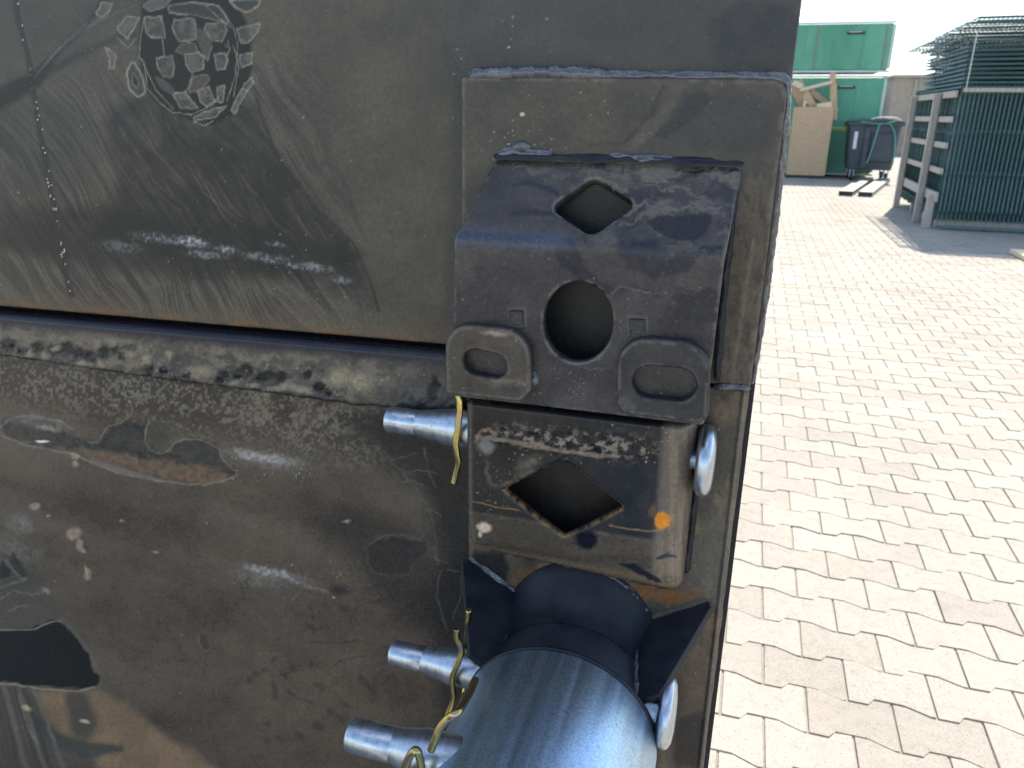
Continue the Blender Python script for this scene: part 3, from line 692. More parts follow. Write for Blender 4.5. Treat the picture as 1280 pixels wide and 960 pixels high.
# --- right-hand plate
def paint_rplate(px, py, s, t):
    p = base_dust(px, py, (.058,.053,.046), (.098,.088,.072), .38, .55, 30, 60, 5)
    x, y = px, py
    p.full(sstep(.55, .7, fbm(x/12, y/26, 83, 4))*.5, (.15,.125,.095), .65)
    p.poly([(870,485),(900,487),(905,560),(880,640),(868,600)], (.05,.05,.052), .5, 16, .35, 4, 16)
    p.blob(905,520,22,16,(.16,.12,.085),.6,20,.6,4,8,.2,.5); p.blob(880,605,6,30,(.2,.15,.1),.4,5,.6,3,8,.2,.4)
    p.poly([(855,650),(905,640),(895,760),(850,750)], (.115,.11,.096), .6, 22, .5, 5, 20); p.blob(868,660,12,10,(.22,.16,.06),.5,0,.7,3,6,.2,.5)
    for (cx, cy, rx, ry, al) in ((690,722,50,14,.9),(662,730,30,8,.8),(835,746,50,10,.95),(812,742,30,9,.8),(865,742,20,8,.6),(790,735,30,8,.5)): p.blob(cx, cy, rx, ry, (.17,.088,.038), al, 8, .75, 5, 9, .3, .35)
    p.blob(892,778,10,16,(.22,.15,.1),.6,0,.7,3,8,.2,.3); p.blob(875,850,18,40,(.13,.105,.08),.5,0,.6,5,12,.2,.4); p.blob(900,830,18,14,(.15,.125,.1),.4,0,.6,4,10,.2,.4)
    p.poly([(583,690),(640,690),(612,830),(583,830)], (.02,.021,.026), .85, 10, .3, 2, 14)
    p.poly([(845,900),(880,890),(880,960),(840,960)], (.02,.021,.028), .8, 12, .28, 4, 14)
    p.full(sstep(0, .006, s+.196)*sstep(0, .006, -.034-s)*sstep(1.005, 1.012, t)*sstep(1.13, 1.12, t), (.034,.030,.027), .5)
    d = .0168-s
    p.full(np.exp(-((d-.006)/.0012)**2)*.55, (.028,.028,.03), .35); p.full(np.exp(-((d-.0035)/.0014)**2)*.4, (.19,.18,.16), .6)
    e = s+.2155; p.full(sstep(.006, .001, e)*.6, (.12,.115,.09), .4)  # olive light along the plate's left edge painted in
    p.specks(60, (860,490,940,950), .6, 1.4, (.3,.27,.22), .6, 51); p.specks(12, (860,600,930,700), 1.2, 2.2, (.02,.02,.02), .9, 52)
    return p
def w_rplate(s, t):
    return .0125 + .0010*(fbm(s*60, t*40, 85, 3)-.5) + .0016*np.exp(-((s-.0128)/.0016)**2)
def sdf_rplate(s, t): return np.maximum(np.maximum(-.2155-s, s-(.0162+.0018*(fbm(t*55, t*0, 87, 3)-.5))), np.maximum(.02-t, t-1.1592))
sheet('side_plate', axis_grid(-.2155, .0180, -.2155, .0180, .0009), axis_grid(.02, 1.16, .72, 1.160, .0009, .05), sdf_rplate, w_rplate, .0095, .0016, paint_rplate, IMPL, h=.0009)

# --- reinforcing pad under the bracket
PAD = fillet([(-.2187,1.1622),(.0168,1.1622),(.0175,1.3835),(-.2180,1.3858)], [.002,.003,.011,.003])
def paint_pad(px, py, s, t):
    p = base_dust(px, py, (.062,.06,.054), (.088,.081,.068), .42, .54, 50, 50, 7)
    x, y = px, py
    p.poly([(840,110),(890,112),(960,120),(975,180),(930,200),(870,185),(830,170)], (.040,.041,.048), .6, 18, .34, 6, 20, brk=.25)
    p.line([(830,108),(815,140),(795,165),(780,178),(735,182)], [4,4,6,3,2], (.035,.035,.037), .7, 5, .38, 2, 10, .25)
    p.line([(848,112),(832,140),(805,168),(785,186)], [12,14,18,8], (.11,.105,.088), .55, 8, .55, 3, 10, .35)
    p.poly([(880,112),(862,118),(845,145),(815,170),(828,176),(865,150),(890,124)], (.032,.034,.04), .6, 6, .34, 2, 10)
    p.poly([(925,230),(960,215),(970,300),(945,480),(895,480),(910,330)], (.115,.098,.078), .75, 10, .6, 4, 14, brk=.45)
    p.full(((x > 890) & (x < 975) & (y > 215))*sstep(.5, .66, fbm(x/6, y/14, 91, 4))*.6, (.045,.042,.04), .5)
    p.line([(942,300),(930,380),(915,478)], 4, (.2,.165,.13), .5, 4, .65, 2, 10, .4); p.line([(917,250),(908,330),(897,478)], 5, (.03,.03,.033), .8, 4, .35, 2, 8, .1)
    p.blob(918,230,8,10,(.10,.12,.17),.7,0,.3,3,5,.3,.3); p.blob(920,262,7,14,(.09,.10,.13),.6,0,.3,3,5,.3,.3)
    p.line([(579,100),(578,300)], 5, (.12,.118,.10), .4, 3, .5, 1, 8)
    p.full(sstep(0, .006, s+.196)*sstep(0, .006, -.014-s)*sstep(1.165, 1.172, t)*sstep(1.318, 1.308, t), (.026,.029,.030), .45)
    p.specks(70, (585,100,960,190), .4, .9, (.36,.35,.3), .8, 61); p.blob(653,143,3,2.5,(.4,.4,.37),.9,0,.7,.5,3,.6); p.specks(25, (600,160,700,200), .7, 1.4, (.35,.35,.32), .8, 62)
    d = -sd_poly(s, t, PAD); p.full(np.exp(-((d-.002)/.0014)**2)*.35*sstep(.4, .6, fbm(x/12, y/12, 93, 2)), (.17,.165,.15), .5)
    return p
sheet('reinforcing_pad', axis_grid(-.2195, .0182, -.2195, .0182, .0009), axis_grid(1.161, 1.388, 1.161, 1.388, .0009), sd_of(PAD), lambda s, t: .0140 + .0006*(fbm(s*30, t*30, 95, 3)-.5), .0125, .0022, paint_pad, IMPL, h=.0009)

# --- folded bracket: sloping top and upright front, diamond and round cut-outs
_ts = np.linspace(-.16, .10, 1041); _al = math.atan2(.0430, .0565)*sstep(-.0085, .0085, _ts)
_i0 = np.argmin(np.abs(_ts)); _dt = _ts[1]-_ts[0]
_zz = np.concatenate([[0], np.cumsum(np.cos((_al[1:]+_al[:-1])/2))*_dt]); _zz += 1.2715-_zz[_i0]
_ww = -np.concatenate([[0], np.cumsum(np.sin((_al[1:]+_al[:-1])/2))*_dt]); _ww += .0550-_ww[0]
def br_map(s, t):
    z = np.interp(t, _ts, _zz); w = np.interp(t, _ts, _ww); a = np.interp(t, _ts, _al)
    return np.stack([s, PLATE_Y-w, z], -1), np.stack([0*s, -np.cos(a), np.sin(a)], -1)
def br(px, py):
    """photo point -> (s, t) on the bracket's skin"""
    pt = np.array([P(px, py, w) for w in _ww[::8]]); g = pt[:,2]-_zz[::8]
    k = np.argmin(np.abs(g)); tt = _ts[::8]
    k2 = k+1 if k+1 < len(g) and g[k]*g[k+1] < 0 else k-1
    f = g[k]/(g[k]-g[k2]); return np.array([pt[k,0]*(1-f)+pt[k2,0]*f, tt[k]*(1-f)+tt[k2]*f])
BRO = fillet([br(565,470)*[1,0]+[0,-.1285], br(886,470)*[1,0]+[0,-.1285], br(905,330), br(929,204), br(621,197), br(568,296)], [.003,.003,0,.006,.006,0])
DIA = fillet([br(687,259), br(742,220), br(797,255), br(739,295)], [.006,.009,.006,.009], 7)
CIR = np.array([br(722.5+43.5*math.cos(a), 402.5+50.5*math.sin(a)) for a in np.linspace(0, 2*math.pi, 48, endpoint=False)])
SQ = [[br(636,387), br(655,387), br(656,407), br(637,407)], [br(786,397), br(807,398), br(808,420), br(787,419)]]
def w_br(s, t):
    w = 0*s
    for q in SQ:
        d = sd_poly(s, t, q); w = w + .0011*np.exp(-(d/.0009)**2) - .0007*sstep(.0, -.0015, d)
    return w
def paint_br(px, py, s, t):
    p = base_dust(px, py, (.046,.045,.049), (.075,.070,.068), .34, .46, 55, 40, 11)
    x, y = px, py
    qx = x+9*(fbm(x/7, y/6, 102, 2)-.5)*2+14*(fbm(x/22, y/18, 101, 3)-.5)*2; qy = y+16*(fbm(x/20, y/17, 103, 3)-.5)*2
    sw = fbm(qx/34, qy/9, 105, 4)
    zone = sstep(660, 790, x)*sstep(345, 255, y)*(y < 390)
    p.full(zone*sstep(.5, .62, sw)*.62, (.14,.134,.118), .5); p.full(zone*sstep(.47, .34, sw)*.7, (.024,.026,.038), .2)
    up = sstep(245, 205, y+(x-620)*-.02)*(x > 640); p.full(up*sstep(.45, .62, fbm(qx/20, qy/8, 107, 4))*.6, (.13,.125,.105), .6)
    z2 = sstep(780, 860, x)*(y > 300)*sstep(480, 380, y); p.full(z2*sstep(.46, .62, fbm(qx/40, qy/18, 109, 3))*.75, (.026,.028,.038), .3)
    p.poly([(808,276),(825,268),(862,270),(888,264),(890,282),(868,302),(840,300),(818,288)], (.018,.02,.032), .9, 4, .22, 3, 9)
    p.line([(642,232),(662,228),(690,238),(703,248)], [3,6,8,3], (.028,.03,.045), .8, 4, .25, 2, 9); p.line([(640,268),(660,264),(692,268),(716,276)], [4,7,6,3], (.026,.028,.044), .8, 4, .25, 2, 9)
    p.poly([(688,303),(712,296),(722,312),(730,334),(752,352),(768,372),(748,362),(718,345),(698,330)], (.02,.023,.036), .8, 5, .24, 3, 10)
    p.line([(730,345),(752,356),(775,364),(790,358),(810,366),(826,372)], [4,6,9,8,6,3], (.035,.036,.042), .8, 5, .35, 3, 9); p.line([(764,368),(776,358),(792,362),(812,366)], 2.5, (.16,.155,.14), .5, 2, .6, 2, 6, .3)
    p.poly([(760,305),(800,298),(835,310),(850,340),(820,350),(790,335)], (.022,.025,.042), .6, 9, .25, 5, 14, brk=.3)
    p.line([(728,440),(745,455),(760,470),(765,485)], 6, (.045,.045,.048), .7, 5, .4, 2, 7); p.line([(725,458),(740,462),(762,460)], 2, (.15,.145,.13), .5, 2, .6, 2, 6, .4)
    p.poly([(820,395),(880,392),(885,430),(825,425)], (.03,.031,.036), .5, 12, .3, 4, 12)
    p.full(np.exp(-((t-.001)/.0065)**2)*.95*sstep(735, 690, x), (.075,.088,.125), .16); tn = t; p.full(np.exp(-((tn)/.006)**2)*.35*sstep(720, 640, x), (.030,.034,.05), .22)  # blue sky highlight on the bend's left half painted into the colour
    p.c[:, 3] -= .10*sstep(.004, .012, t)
    for q in [BRO]:
        d = -sd_poly(s, t, q); p.full(np.exp(-((d-.0012)/.001)**2)*.4*sstep(.4, .6, fbm(x/10, y/10, 111, 2)), (.17,.17,.165), .45)
    for q in (DIA, CIR):
        d = sd_poly(s, t, q); p.full(np.exp(-((d-.0012)/.0011)**2)*.6*sstep(.35, .6, fbm(x/14, y/14, 113, 2)), (.16,.16,.155), .45)
    for q in SQ:
        d = sd_poly(s, t, q); p.full(np.exp(-((d+.0004)/.0007)**2)*.55, (.022,.022,.024), .35); p.full(np.exp(-((d-.0008)/.0006)**2)*.4, (.16,.155,.14), .5)
    p.specks(150, (570,300,890,500), .5, 1.2, (.30,.28,.24), .6, 71); p.specks(40, (640,460,790,500), .6, 1.3, (.32,.3,.26), .6, 72)
    return p
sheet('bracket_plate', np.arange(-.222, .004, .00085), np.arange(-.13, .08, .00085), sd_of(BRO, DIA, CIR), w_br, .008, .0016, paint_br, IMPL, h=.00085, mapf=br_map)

for xa in (-.186, -.0195):  # webs added inside the bracket to darken what shows through its holes
    prof = [(.0145, 1.150), (.0455, 1.150), (.0455, 1.268), (.0145, 1.311)]; n = 4
    V = [(x, PLATE_Y-w, z) for x in (xa-.003, xa+.003) for w, z in prof]
    m = MB(); m.add(np.array(V), [(0,1,2,3), (7,6,5,4)] + [(i, n+i, n+(i+1) % n, (i+1) % n) for i in range(n)]); m.build('bracket_shade_web', M_BLACK, IMPL)

# --- slotted lugs on the bracket's lower corners
def lug(out_px, rad, slot_px, dark, seed):
    W = .0648
    O = fillet([xz(x, y, W) for x, y in out_px], rad); pa, pb, sr = xz(*slot_px[0], W), xz(*slot_px[1], W), slot_px[2]; a0 = math.atan2(*(pb-pa)[::-1])
    S_ = np.array([(pb if k < 12 else pa) + sr*np.array([math.cos(a0-math.pi/2+math.pi*(k if k < 12 else k-1)/11), math.sin(a0-math.pi/2+math.pi*(k if k < 12 else k-1)/11)]) for k in range(24)])
    lo = O.min(0)-.002; hi = O.max(0)+.002
    def pf(px, py, s, t):
        p = base_dust(px, py, dark[0], dark[1], .38, .5, 40, 30, seed)
        d = sd_poly(s, t, S_); p.full(np.exp(-((d-.0016)/.001)**2)*.35*sstep(.4, .6, fbm(px/12, py/12, seed, 2)), (.15,.148,.14), .45); p.full(np.exp(-((d-.0005)/.0008)**2)*.6, (.02,.02,.022), .3)
        e = -sd_poly(s, t, O); p.full(np.exp(-((e-.0022)/.0012)**2)*.45*sstep(.35, .6, fbm(px/9, py/9, seed+2, 3)), (.15,.15,.15), .42)
        p.specks(40, (550,400,670,500), .6, 1.3, (.28,.26,.22), .7, seed)
        p.blob(630,478,34,7,(.2,.18,.15),.5,3,.6,4,7,.2,.6,4); p.blob(618,417,18,3.5,(.28,.24,.2),.8,5,.6,1.5,4,.3,.4); p.blob(640,486,18,10,(.035,.035,.038),.45,0,.4,3,6,.2)
        p.blob(785,505,14,8,(.13,.13,.125),.5,40,.5,3,6,.2,.5); p.blob(800,522,20,3,(.16,.16,.15),.5,8,.5,2,6,.2,.5)
        return p
    return sheet('slotted_lug', np.arange(lo[0], hi[0], .0008), np.arange(lo[1], hi[1], .0008), sd_of(O, S_), lambda s, t: W+0*s, .0095, .0013, pf, IMPL, h=.0008)
lug([(557,492),(651,503),(664,488),(662,414),(556,404)], [.003,.004,.004,.022,.020], [(594,453), (617,458), .0103], ((.058,.052,.047),(.09,.08,.068)), 13)
lug([(771,516),(885,531),(889,430),(770,420)], [.009,.009,.022,.022], [(812,478), (848,481), .0125], ((.034,.034,.037),(.055,.053,.054)), 15)

# --- hitch box with rounded right and lower bends and a diamond opening
BX0, BX1, BZ0, BZ1 = -.2030, -.0185, .9765, 1.1375
def w_box(s, t):
    w = np.full_like(s, .0500)
    w = w - np.maximum(1.0375-t, 0)*.22*sstep(1.0395, 1.030, t)
    k = np.clip((s-(BX1-.0200))/.0200, 0, .9995); a = (1-k**2.5)**.4
    zb = BZ0 + .010*np.clip((BX1-s)/(BX1-BX0), 0, 1)
    j = np.clip(((zb+.0240)-t)/.0240, 0, .9995); b = np.sqrt(1-j*j)
    w = .0128+(w-.0128)*a*b
    cr = np.exp(-(((s-(BX1-.011))/.006)**2+((t-(BZ0+.017))/.007)**2)); w = w + .003*cr*(fbm(s*400, t*300, 121, 2)-.5) - .002*cr
    bz = np.exp(-((t-(1.1140-.02*(s+.2)*.0))/.0085)**2)*sstep(-.19, -.175, s)*sstep(-.05, -.07, s)
    return w + .0005*(fbm(s*40, t*40, 123, 3)-.5) + .0045*np.maximum(fbm(s*190, t*230, 124, 2)-.42, 0)*bz
BOXO = fillet([(BX0,BZ0+.010),(BX1,BZ0),(BX1,BZ1),(BX0,BZ1)], [.006,.013,0,0])
BDIA = fillet([xz(630,613,.05), xz(704,574,.05), xz(779,635,.05), xz(704,673,.05)], .002, 3)
def paint_box(px, py, s, t):
    p = base_dust(px, py, (.017,.018,.020), (.034,.033,.032), .2, .34, 30, 30, 17)
    x, y = px, py
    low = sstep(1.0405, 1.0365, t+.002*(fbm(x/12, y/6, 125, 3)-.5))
    p.full(low*.85, (.085,.074,.06), .36); p.full(sstep(1.004, .994, t+.05*(s+.2)*.0)*.7, (.19,.155,.115), .35); p.full(low*sstep(.42, .7, fbm(x/60, y/9, 127, 4))*.3, (.13,.113,.093), .4)  # ground reflection painted as a brown lower face and paler bottom bend
    p.full(sstep(-.047, -.0395, s)*.8, (.185,.16,.132), .27); p.full(sstep(-.045, -.040, s)*sstep(.5, .64, fbm(x/5, y/120, 129, 3))*.3, (.05,.047,.045), .3)  # beige paving reflection painted onto the right bend, with darker streaks
    # blistered dusty band under the bracket
    n = fbm(x/7, y/6, 131, 3); z = np.exp(-((y-(544+(x-640)*.10))/14)**2)*sstep(605, 640, x)*sstep(840, 790, x)
    p.full(z*sstep(.5, .68, n+.25*(fbm(x/2.5, y/2.5, 137, 2)-.5))*.8, (.23,.2,.16), .7); p.full(z*sstep(.45, .3, n)*.8, (.012,.013,.016), .25)
    p.line([(596,546),(625,549),(660,556),(690,561),(720,566),(748,570),(776,570)], [5,6,7,5,4,6,3], (.25,.2,.155), .7, 3, .7, 2, 7, .35)
    p.blob(608,558,12,10,(.17,.165,.16),.9,0,.6,3,6,.4); p.line([(594,552),(600,540),(612,536),(620,545)], 4, (.24,.17,.125), .7, 3, .7, 2, 5, .3)
    p.blob(660,582,20,12,(.17,.145,.115),.7,-35,.7,4,7,.2,.5); p.line([(608,575),(610,600),(618,608),(640,603),(665,590)], 4, (.15,.13,.105), .55, 4, .7, 3, 6, .5)
    p.specks(60, (595,560,660,640), .6, 1.5, (.25,.18,.1), .8, 81); p.specks(50, (600,530,850,580), .7, 1.5, (.33,.3,.25), .8, 82)
    p.line([(590,626),(620,634),(650,638)], 1.6, (.25,.17,.08), .7, 1.2, .7, 1, 8, .3); p.line([(762,657),(790,662),(815,664),(826,662)], 2, (.3,.2,.08), .7, 1.5, .7, 1, 8, .3)
    d = sd_poly(s, t, BDIA); p.full(np.exp(-((d-.0008)/.0009)**2)*.7*sstep(.4, .58, fbm(x/8, y/8, 133, 3)), (.26,.17,.075), .7)
    p.poly([(775,585),(800,580),(812,600),(806,618),(788,608)], (.018,.02,.026), .8, 8, .2, 3, 9)
    p.blob(828,651,9,10.5,(.48,.205,.018),.97,0,.75,2,5,.75,.15,3); p.blob(815,638,4,10,(.28,.19,.06),.6,10,.7,2,5,.2,.5); p.blob(838,646,9,7,(.3,.2,.08),.45,0,.7,2,5,.2,.4)
    p.blob(605,659,9,6.5,(.46,.37,.31),.95,15,.75,2,5,.6); p.blob(600,668,3,4,(.5,.46,.4),.8,0,.7,1,3,.4)
    p.blob(733,673,14,13,(.012,.015,.024),.95,20,.18,2,7,.75); p.line([(776,705),(790,708),(815,722),(826,728)], [3,9,7,2], (.016,.02,.035), .85, 3, .2, 2, 8); p.line([(822,698),(833,694),(845,696)], [3,6,3], (.025,.03,.05), .9, 2, .2, 1, 5)
    p.specks(16, (828,660,852,692), .9, 1.8, (.02,.02,.02), .9, 85)
    e = s-BX0; p.full(np.exp(-((e-.0035)/.002)**2)*.6, (.13,.125,.1), .35)  # olive lit line down the box's left edge, painted as colour
    return p
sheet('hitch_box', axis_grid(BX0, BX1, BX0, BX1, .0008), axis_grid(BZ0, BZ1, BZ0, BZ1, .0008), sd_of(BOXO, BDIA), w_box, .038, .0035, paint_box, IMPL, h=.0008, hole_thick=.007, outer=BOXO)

# --- weld beads
def bead(path, nrm, wd, ht, mat, seed=0, name='weld_bead', rip=.0022, lump=.6, n=5):
    pts = crom(path, n) if len(path) > 2 else np.linspace(path[0], path[1], 24)
    seg = np.linalg.norm(np.diff(pts, axis=0), axis=1); L_ = np.concatenate([[0], np.cumsum(seg)]); m_ = max(int(L_[-1]/(rip*.33)), 8)
    u = np.linspace(0, L_[-1], m_); c = np.stack([np.interp(u, L_, pts[:, k]) for k in range(3)], -1)
    t = np.gradient(c, axis=0); t /= np.linalg.norm(t, axis=1)[:, None]; nn = np.asarray(nrm, float); nn = nn/np.linalg.norm(nn); b = np.cross(t, nn); b /= np.linalg.norm(b, axis=1)[:, None]
    prof = np.linspace(-1, 1, 9); V = []
    taper = np.minimum(1, np.minimum(u, L_[-1]-u)/(wd*.8)+.15); kn = fbm(u/(wd*1.8), u*0+seed, seed, 3)
    for k, a in enumerate(prof):
        rp = .5+.5*np.cos(2*math.pi*(u/rip + a*a*.9))
        hh = ht*np.sqrt(max(1-a*a, 0))*(1-.22*rp)*(1+lump*(vnoise(u/.006, u*0+a*2+seed, seed+2)-.5))*taper
        ww = wd*.5*a*(1+lump*(kn-.5)*1.2)*(.6+.4*taper)
        V.append(c + b*ww[:, None] + nn*(hh-.0004)[:, None])
    V = np.stack(V, 1); q = [(i*9+k, i*9+k+1, (i+1)*9+k+1, (i+1)*9+k) for i in range(m_-1) for k in range(8)]
    return link(name, mesh_np(name, V.reshape(-1, 3), [q], mat, True), IMPL)
YN = (0, -1, 0)
def p3w(*a): return [P(*q) for q in a]
bead(p3w((584,95,.010),(600,92,.010),(680,90,.010),(760,91,.009)), (0,-.8,.6), .010, .0046, M_WELD, 1, rip=.0045)
bead(p3w((755,92,.009),(820,93,.008),(900,94,.009),(970,95,.010),(986,101,.010)), (0,-.8,.6), .007, .0026, M_WELD, 2, rip=.004)
bead(p3w((986,97,.010),(985,140,.008),(979,200,.008),(968,300,.008),(954,400,.008),(941,480,.008)), (.6,-.8,0), .0042, .0018, M_WELD, 3, lump=1.0, rip=.004)
bead([np.array([BRO[:,0].min()*0-.1905, PLATE_Y-.0165, 1.3285]), np.array([-.15, PLATE_Y-.0168, 1.3292]), np.array([-.10, PLATE_Y-.0165, 1.3290]), np.array([-.05, PLATE_Y-.0165, 1.3288]), np.array([-.006, PLATE_Y-.0170, 1.3280])], (0,-.75,.65), .0065, .0017, M_BLACK, 4, rip=.006, lump=1.3)
bead(p3w((622,191,.015),(640,188,.0155),(665,191,.0155),(690,190,.015)), (0,-.75,.65), .008, .0024, M_WELD, 14, rip=.005, lump=1.2)
bead(p3w((760,193,.015),(800,196,.0155),(840,197,.015)), (0,-.75,.65), .006, .0018, M_WELD, 15, rip=.005, lump=1.4)
bead(p3w((640,188,.015),(652,183,.015),(662,187,.015)), YN, .008, .004, M_WELD, 5)
bead(p3w((920,232,.016),(912,300,.016),(903,390,.016),(896,476,.016)), (.5,-.85,0), .006, .0030, M_BLACK, 6)
bead(p3w((892,484,.014),(915,484,.014),(938,486,.014)), (0,-.8,-.4), .005, .0030, M_WELD, 7, lump=1.0)
bead(p3w((663,465,.056),(668,475,.056),(664,484,.056)), YN, .009, .005, M_WELD, 8)
bead([np.array([-.198, PLATE_Y-.014, .985]), np.array([-.15, PLATE_Y-.014, .9825]), np.array([-.10, PLATE_Y-.014, .9800]), np.array([-.06, PLATE_Y-.014, .9775]), np.array([-.026, PLATE_Y-.014, .9755])], (0,-.8,-.6), .010, .005, M_RUSTWELD, 9)
bead([np.array([-.0172, PLATE_Y-.0135, .990]), np.array([-.0162, PLATE_Y-.0135, 1.04]), np.array([-.0168, PLATE_Y-.0135, 1.13])], (.6,-.8,0), .006, .003, M_BLACK, 10)

# --- round stub with wing gussets that carries the tube
TC, TZ, TR = -.1063, .8710, .0830
m = MB(); m.lathe((TC, PLATE_Y-.0115, TZ), (0,-1,0), [(0,.0765),(.086,.0765),(.0875,.075)], 72); m.build('stub', M_BLACK, IMPL)
ang = np.linspace(math.radians(-20), math.radians(200), 26)
bead([np.array([TC+.0785*math.cos(a), PLATE_Y-.0155, TZ+.0785*math.sin(a)]) for a in ang[::-1]], (0,-.8,.3), .007, .0016, M_BLACK, 11, lump=1.2, rip=.005)
nA, prof = 72, [(.0118, 1.0), (.0150, .93), (.0200, .72), (.0270, .46), (.0360, .22), (.0460, .06), (.0560, 0.0)]
V = []
for w, k in prof:
    for i in range(nA):
        a = 2*math.pi*i/nA; r = .0772 + k*(.0070 + .0285*max(math.sin(a), 0)**3) + .0010*(vnoise(np.array([a*9.0]), np.array([w*300]), 7)[0]-.5)*(k > .3); V.append((TC+r*math.cos(a), PLATE_Y-w, TZ+r*math.sin(a)))
q = [(j*nA+i, j*nA+(i+1) % nA, (j+1)*nA+(i+1) % nA, (j+1)*nA+i) for j in range(len(prof)-1) for i in range(nA)]
link('saddle', mesh_np('saddle', np.array(V), [q], M_BLACK, True), IMPL)
bead([np.array([TC+(.0790+.0300*max(math.sin(a),0)**3)*math.cos(a), PLATE_Y-.0150, TZ+(.0790+.0300*max(math.sin(a),0)**3)*math.sin(a)]) for a in np.linspace(math.radians(80), math.radians(28), 16)], (0,-.8,.5), .005, .0018, M_WELD, 31, lump=1.6, rip=.005)
def wing(sx):
    a = np.array([TC+sx*.1085, PLATE_Y-.0130, .9665]); b = np.array([TC+sx*.0795, PLATE_Y-.0925, .9170]); c = np.array([TC+sx*.062, PLATE_Y-.0925, .9140]); d = np.array([TC+sx*.048, PLATE_Y-.0130, .9290])
    a2 = np.array([TC+sx*.112, PLATE_Y-.0215, .9640])
    n0 = np.cross(c-a, d-a); a2[2] = a[2]-((a2-a)[:2] @ n0[:2])/n0[2]; b[2] = a[2]-((b-a)[:2] @ n0[:2])/n0[2]
    poly = [a, a2, b, c, d]; nrm = np.cross(c-a, d-a); nrm /= np.linalg.norm(nrm); nrm = nrm if nrm[2] > 0 else -nrm
    up = [p for p in poly]; dn = [p-nrm*.0050 for p in poly]; n = len(poly); m = MB()
    ins = [p*0.985+sum(poly)/n*.015 for p in poly]
    V = np.array(ins+[p-nrm*.0009 for p in up]+dn)
    fs = [tuple(range(n)), tuple(range(2*n, 3*n))[::-1]] + [(i, n+i, n+(i+1) % n, (i+1) % n) for i in range(n)] + [(n+i, 2*n+i, 2*n+(i+1) % n, n+(i+1) % n) for i in range(n)]
    m.add(V, fs); m.build('gusset', M_BLACK, IMPL)
    bead([d+nrm*.001, (d+c)/2+nrm*.0015, c+nrm*.001], nrm, .007, .0018, M_WELD if sx > 0 else M_BLACK, 20+sx, lump=1.4, rip=.005)
    bead([a+nrm*.001, a*.6+d*.4+nrm*.001, d+nrm*.001], (0,-.8,.5), .006, .0018, M_RUSTWELD if sx > 0 else M_WELD, 24+sx, lump=1.3, rip=.005)
wing(1); wing(-1)

# ------------------------------------------------------------------ blue-grey tube sleeved over the stub
TUBE = empty('steel_tube', (TC, PLATE_Y-.098, TZ), 'large round blue-grey zinc plated tube pushing out towards the viewer at the bottom edge', 'steel tube')
m = MB(); m.lathe((TC, PLATE_Y-.1004, TZ), (0,-1,0), [(0,.0778),(0,TR-.0018),(.0005,TR-.0007),(.0018,TR),(.10,TR),(.20,TR),(.30,TR),(.3985,TR),(.40,TR-.0015),(.40,.075)], 128); m.build('sleeve', M_TUBE, TUBE)
m = MB(); m.lathe((TC, PLATE_Y-.0965, TZ), (0,-1,0), [(0,.0768),(0,TR-.0006),(.0008,TR+.0007),(.0030,TR+.0008),(.0036,TR-.0012),(.0037,.0772)], 96); m.build('end_ring', M_BLACK, TUBE)

# ------------------------------------------------------------------ hitch pins (tip left, domed head right) and their spring clips
def pin(x0, xa, xb, x1, z, w, r0, r1, label, head=True, rn=.0082):
    e = empty('hitch_pin', (x0, PLATE_Y-w, z), label, 'hitch pin', 'zinc plated hitch pins')
    o = (x0, PLATE_Y-w, z); m = MB()
    m.lathe(o, (1,0,0), [(0,.0001),(0,r0*.86),(.0006,r0*.93),(.0022,r0),(xa-x0-.0004,r0),(xa-x0,r0-.0003),(xa-x0+.0006,r0),(xb-x0-.001,r1-.0004),(xb-x0,r1),(x1-x0-.0155,r1),(x1-x0-.0154,rn),(x1-x0,rn)], 48); m.build('shank', M_ZINC, e)
    if head:
        m = MB(); m.lathe((x1, PLATE_Y-w, z), (1,0,0), [(-.0030,.008),(-.0030,.0235),(-.0012,.0262),(.0000,.0278),(.0020,.0286),(.0058,.0284),(.0078,.0268),(.0100,.0225),(.0112,.0130),(.0115,.0001)], 48); m.build('head', M_ZINC, e)
    return e
pin(-.2832, -.2545, -.2215, -.0145, 1.1045, .030, .0117, .0168, 'zinc hitch pin through the box under the bracket, topmost of three')
pin(-.2651, -.2335, -.2085, -.0235, .8990, .080, .0113, .0163, 'zinc hitch pin just left of the tube, with domed head right of the stub', rn=.0158)
pin(-.2415, -.2055, -.1830, -.0600, .9225, .200, .0126, .0172, 'larger zinc hitch pin at the bottom edge that runs behind the tube', head=False)
def clip(pts, r, label, pts2=None):
    a = np.array([P(*q) for q in pts]); e = empty('spring_clip', a[0], label, 'spring clip', 'yellow spring clips on the hitch pins')
    m = MB(); m.tube(crom(a, 10), r, 14)
    if pts2: m.tube(crom(np.array([P(*q) for q in pts2]), 7), r, 10)
    m.build('wire', M_GOLD, e); return e
clip([(571,470,.046),(570,485,.047),(575,505,.0485),(573,530,.050),(570,552,.0505),(571,566,.050),(573,578,.048),(570,592,.047),(567,604,.047)], .0027, 'gold wire clip hanging in front of the topmost hitch pin', [(571,470,.046),(572,463,.04),(573,468,.03),(574,490,.014),(573,520,.0125),(572,540,.0125)])
clip([(571,786,.100),(571.5,798,.100),(577,812,.100),(573,828,.101),(566,845,.101),(566,860,.100),(567,872,.099),(561,890,.100),(554,908,.104)], .0026, 'gold wire clip standing across the middle hitch pin, left of the tube', [(586,762,.066),(584.5,785,.066),(582,810,.0625),(582,835,.062),(581,862,.064),(577,878,.075),(570,900,.09)])
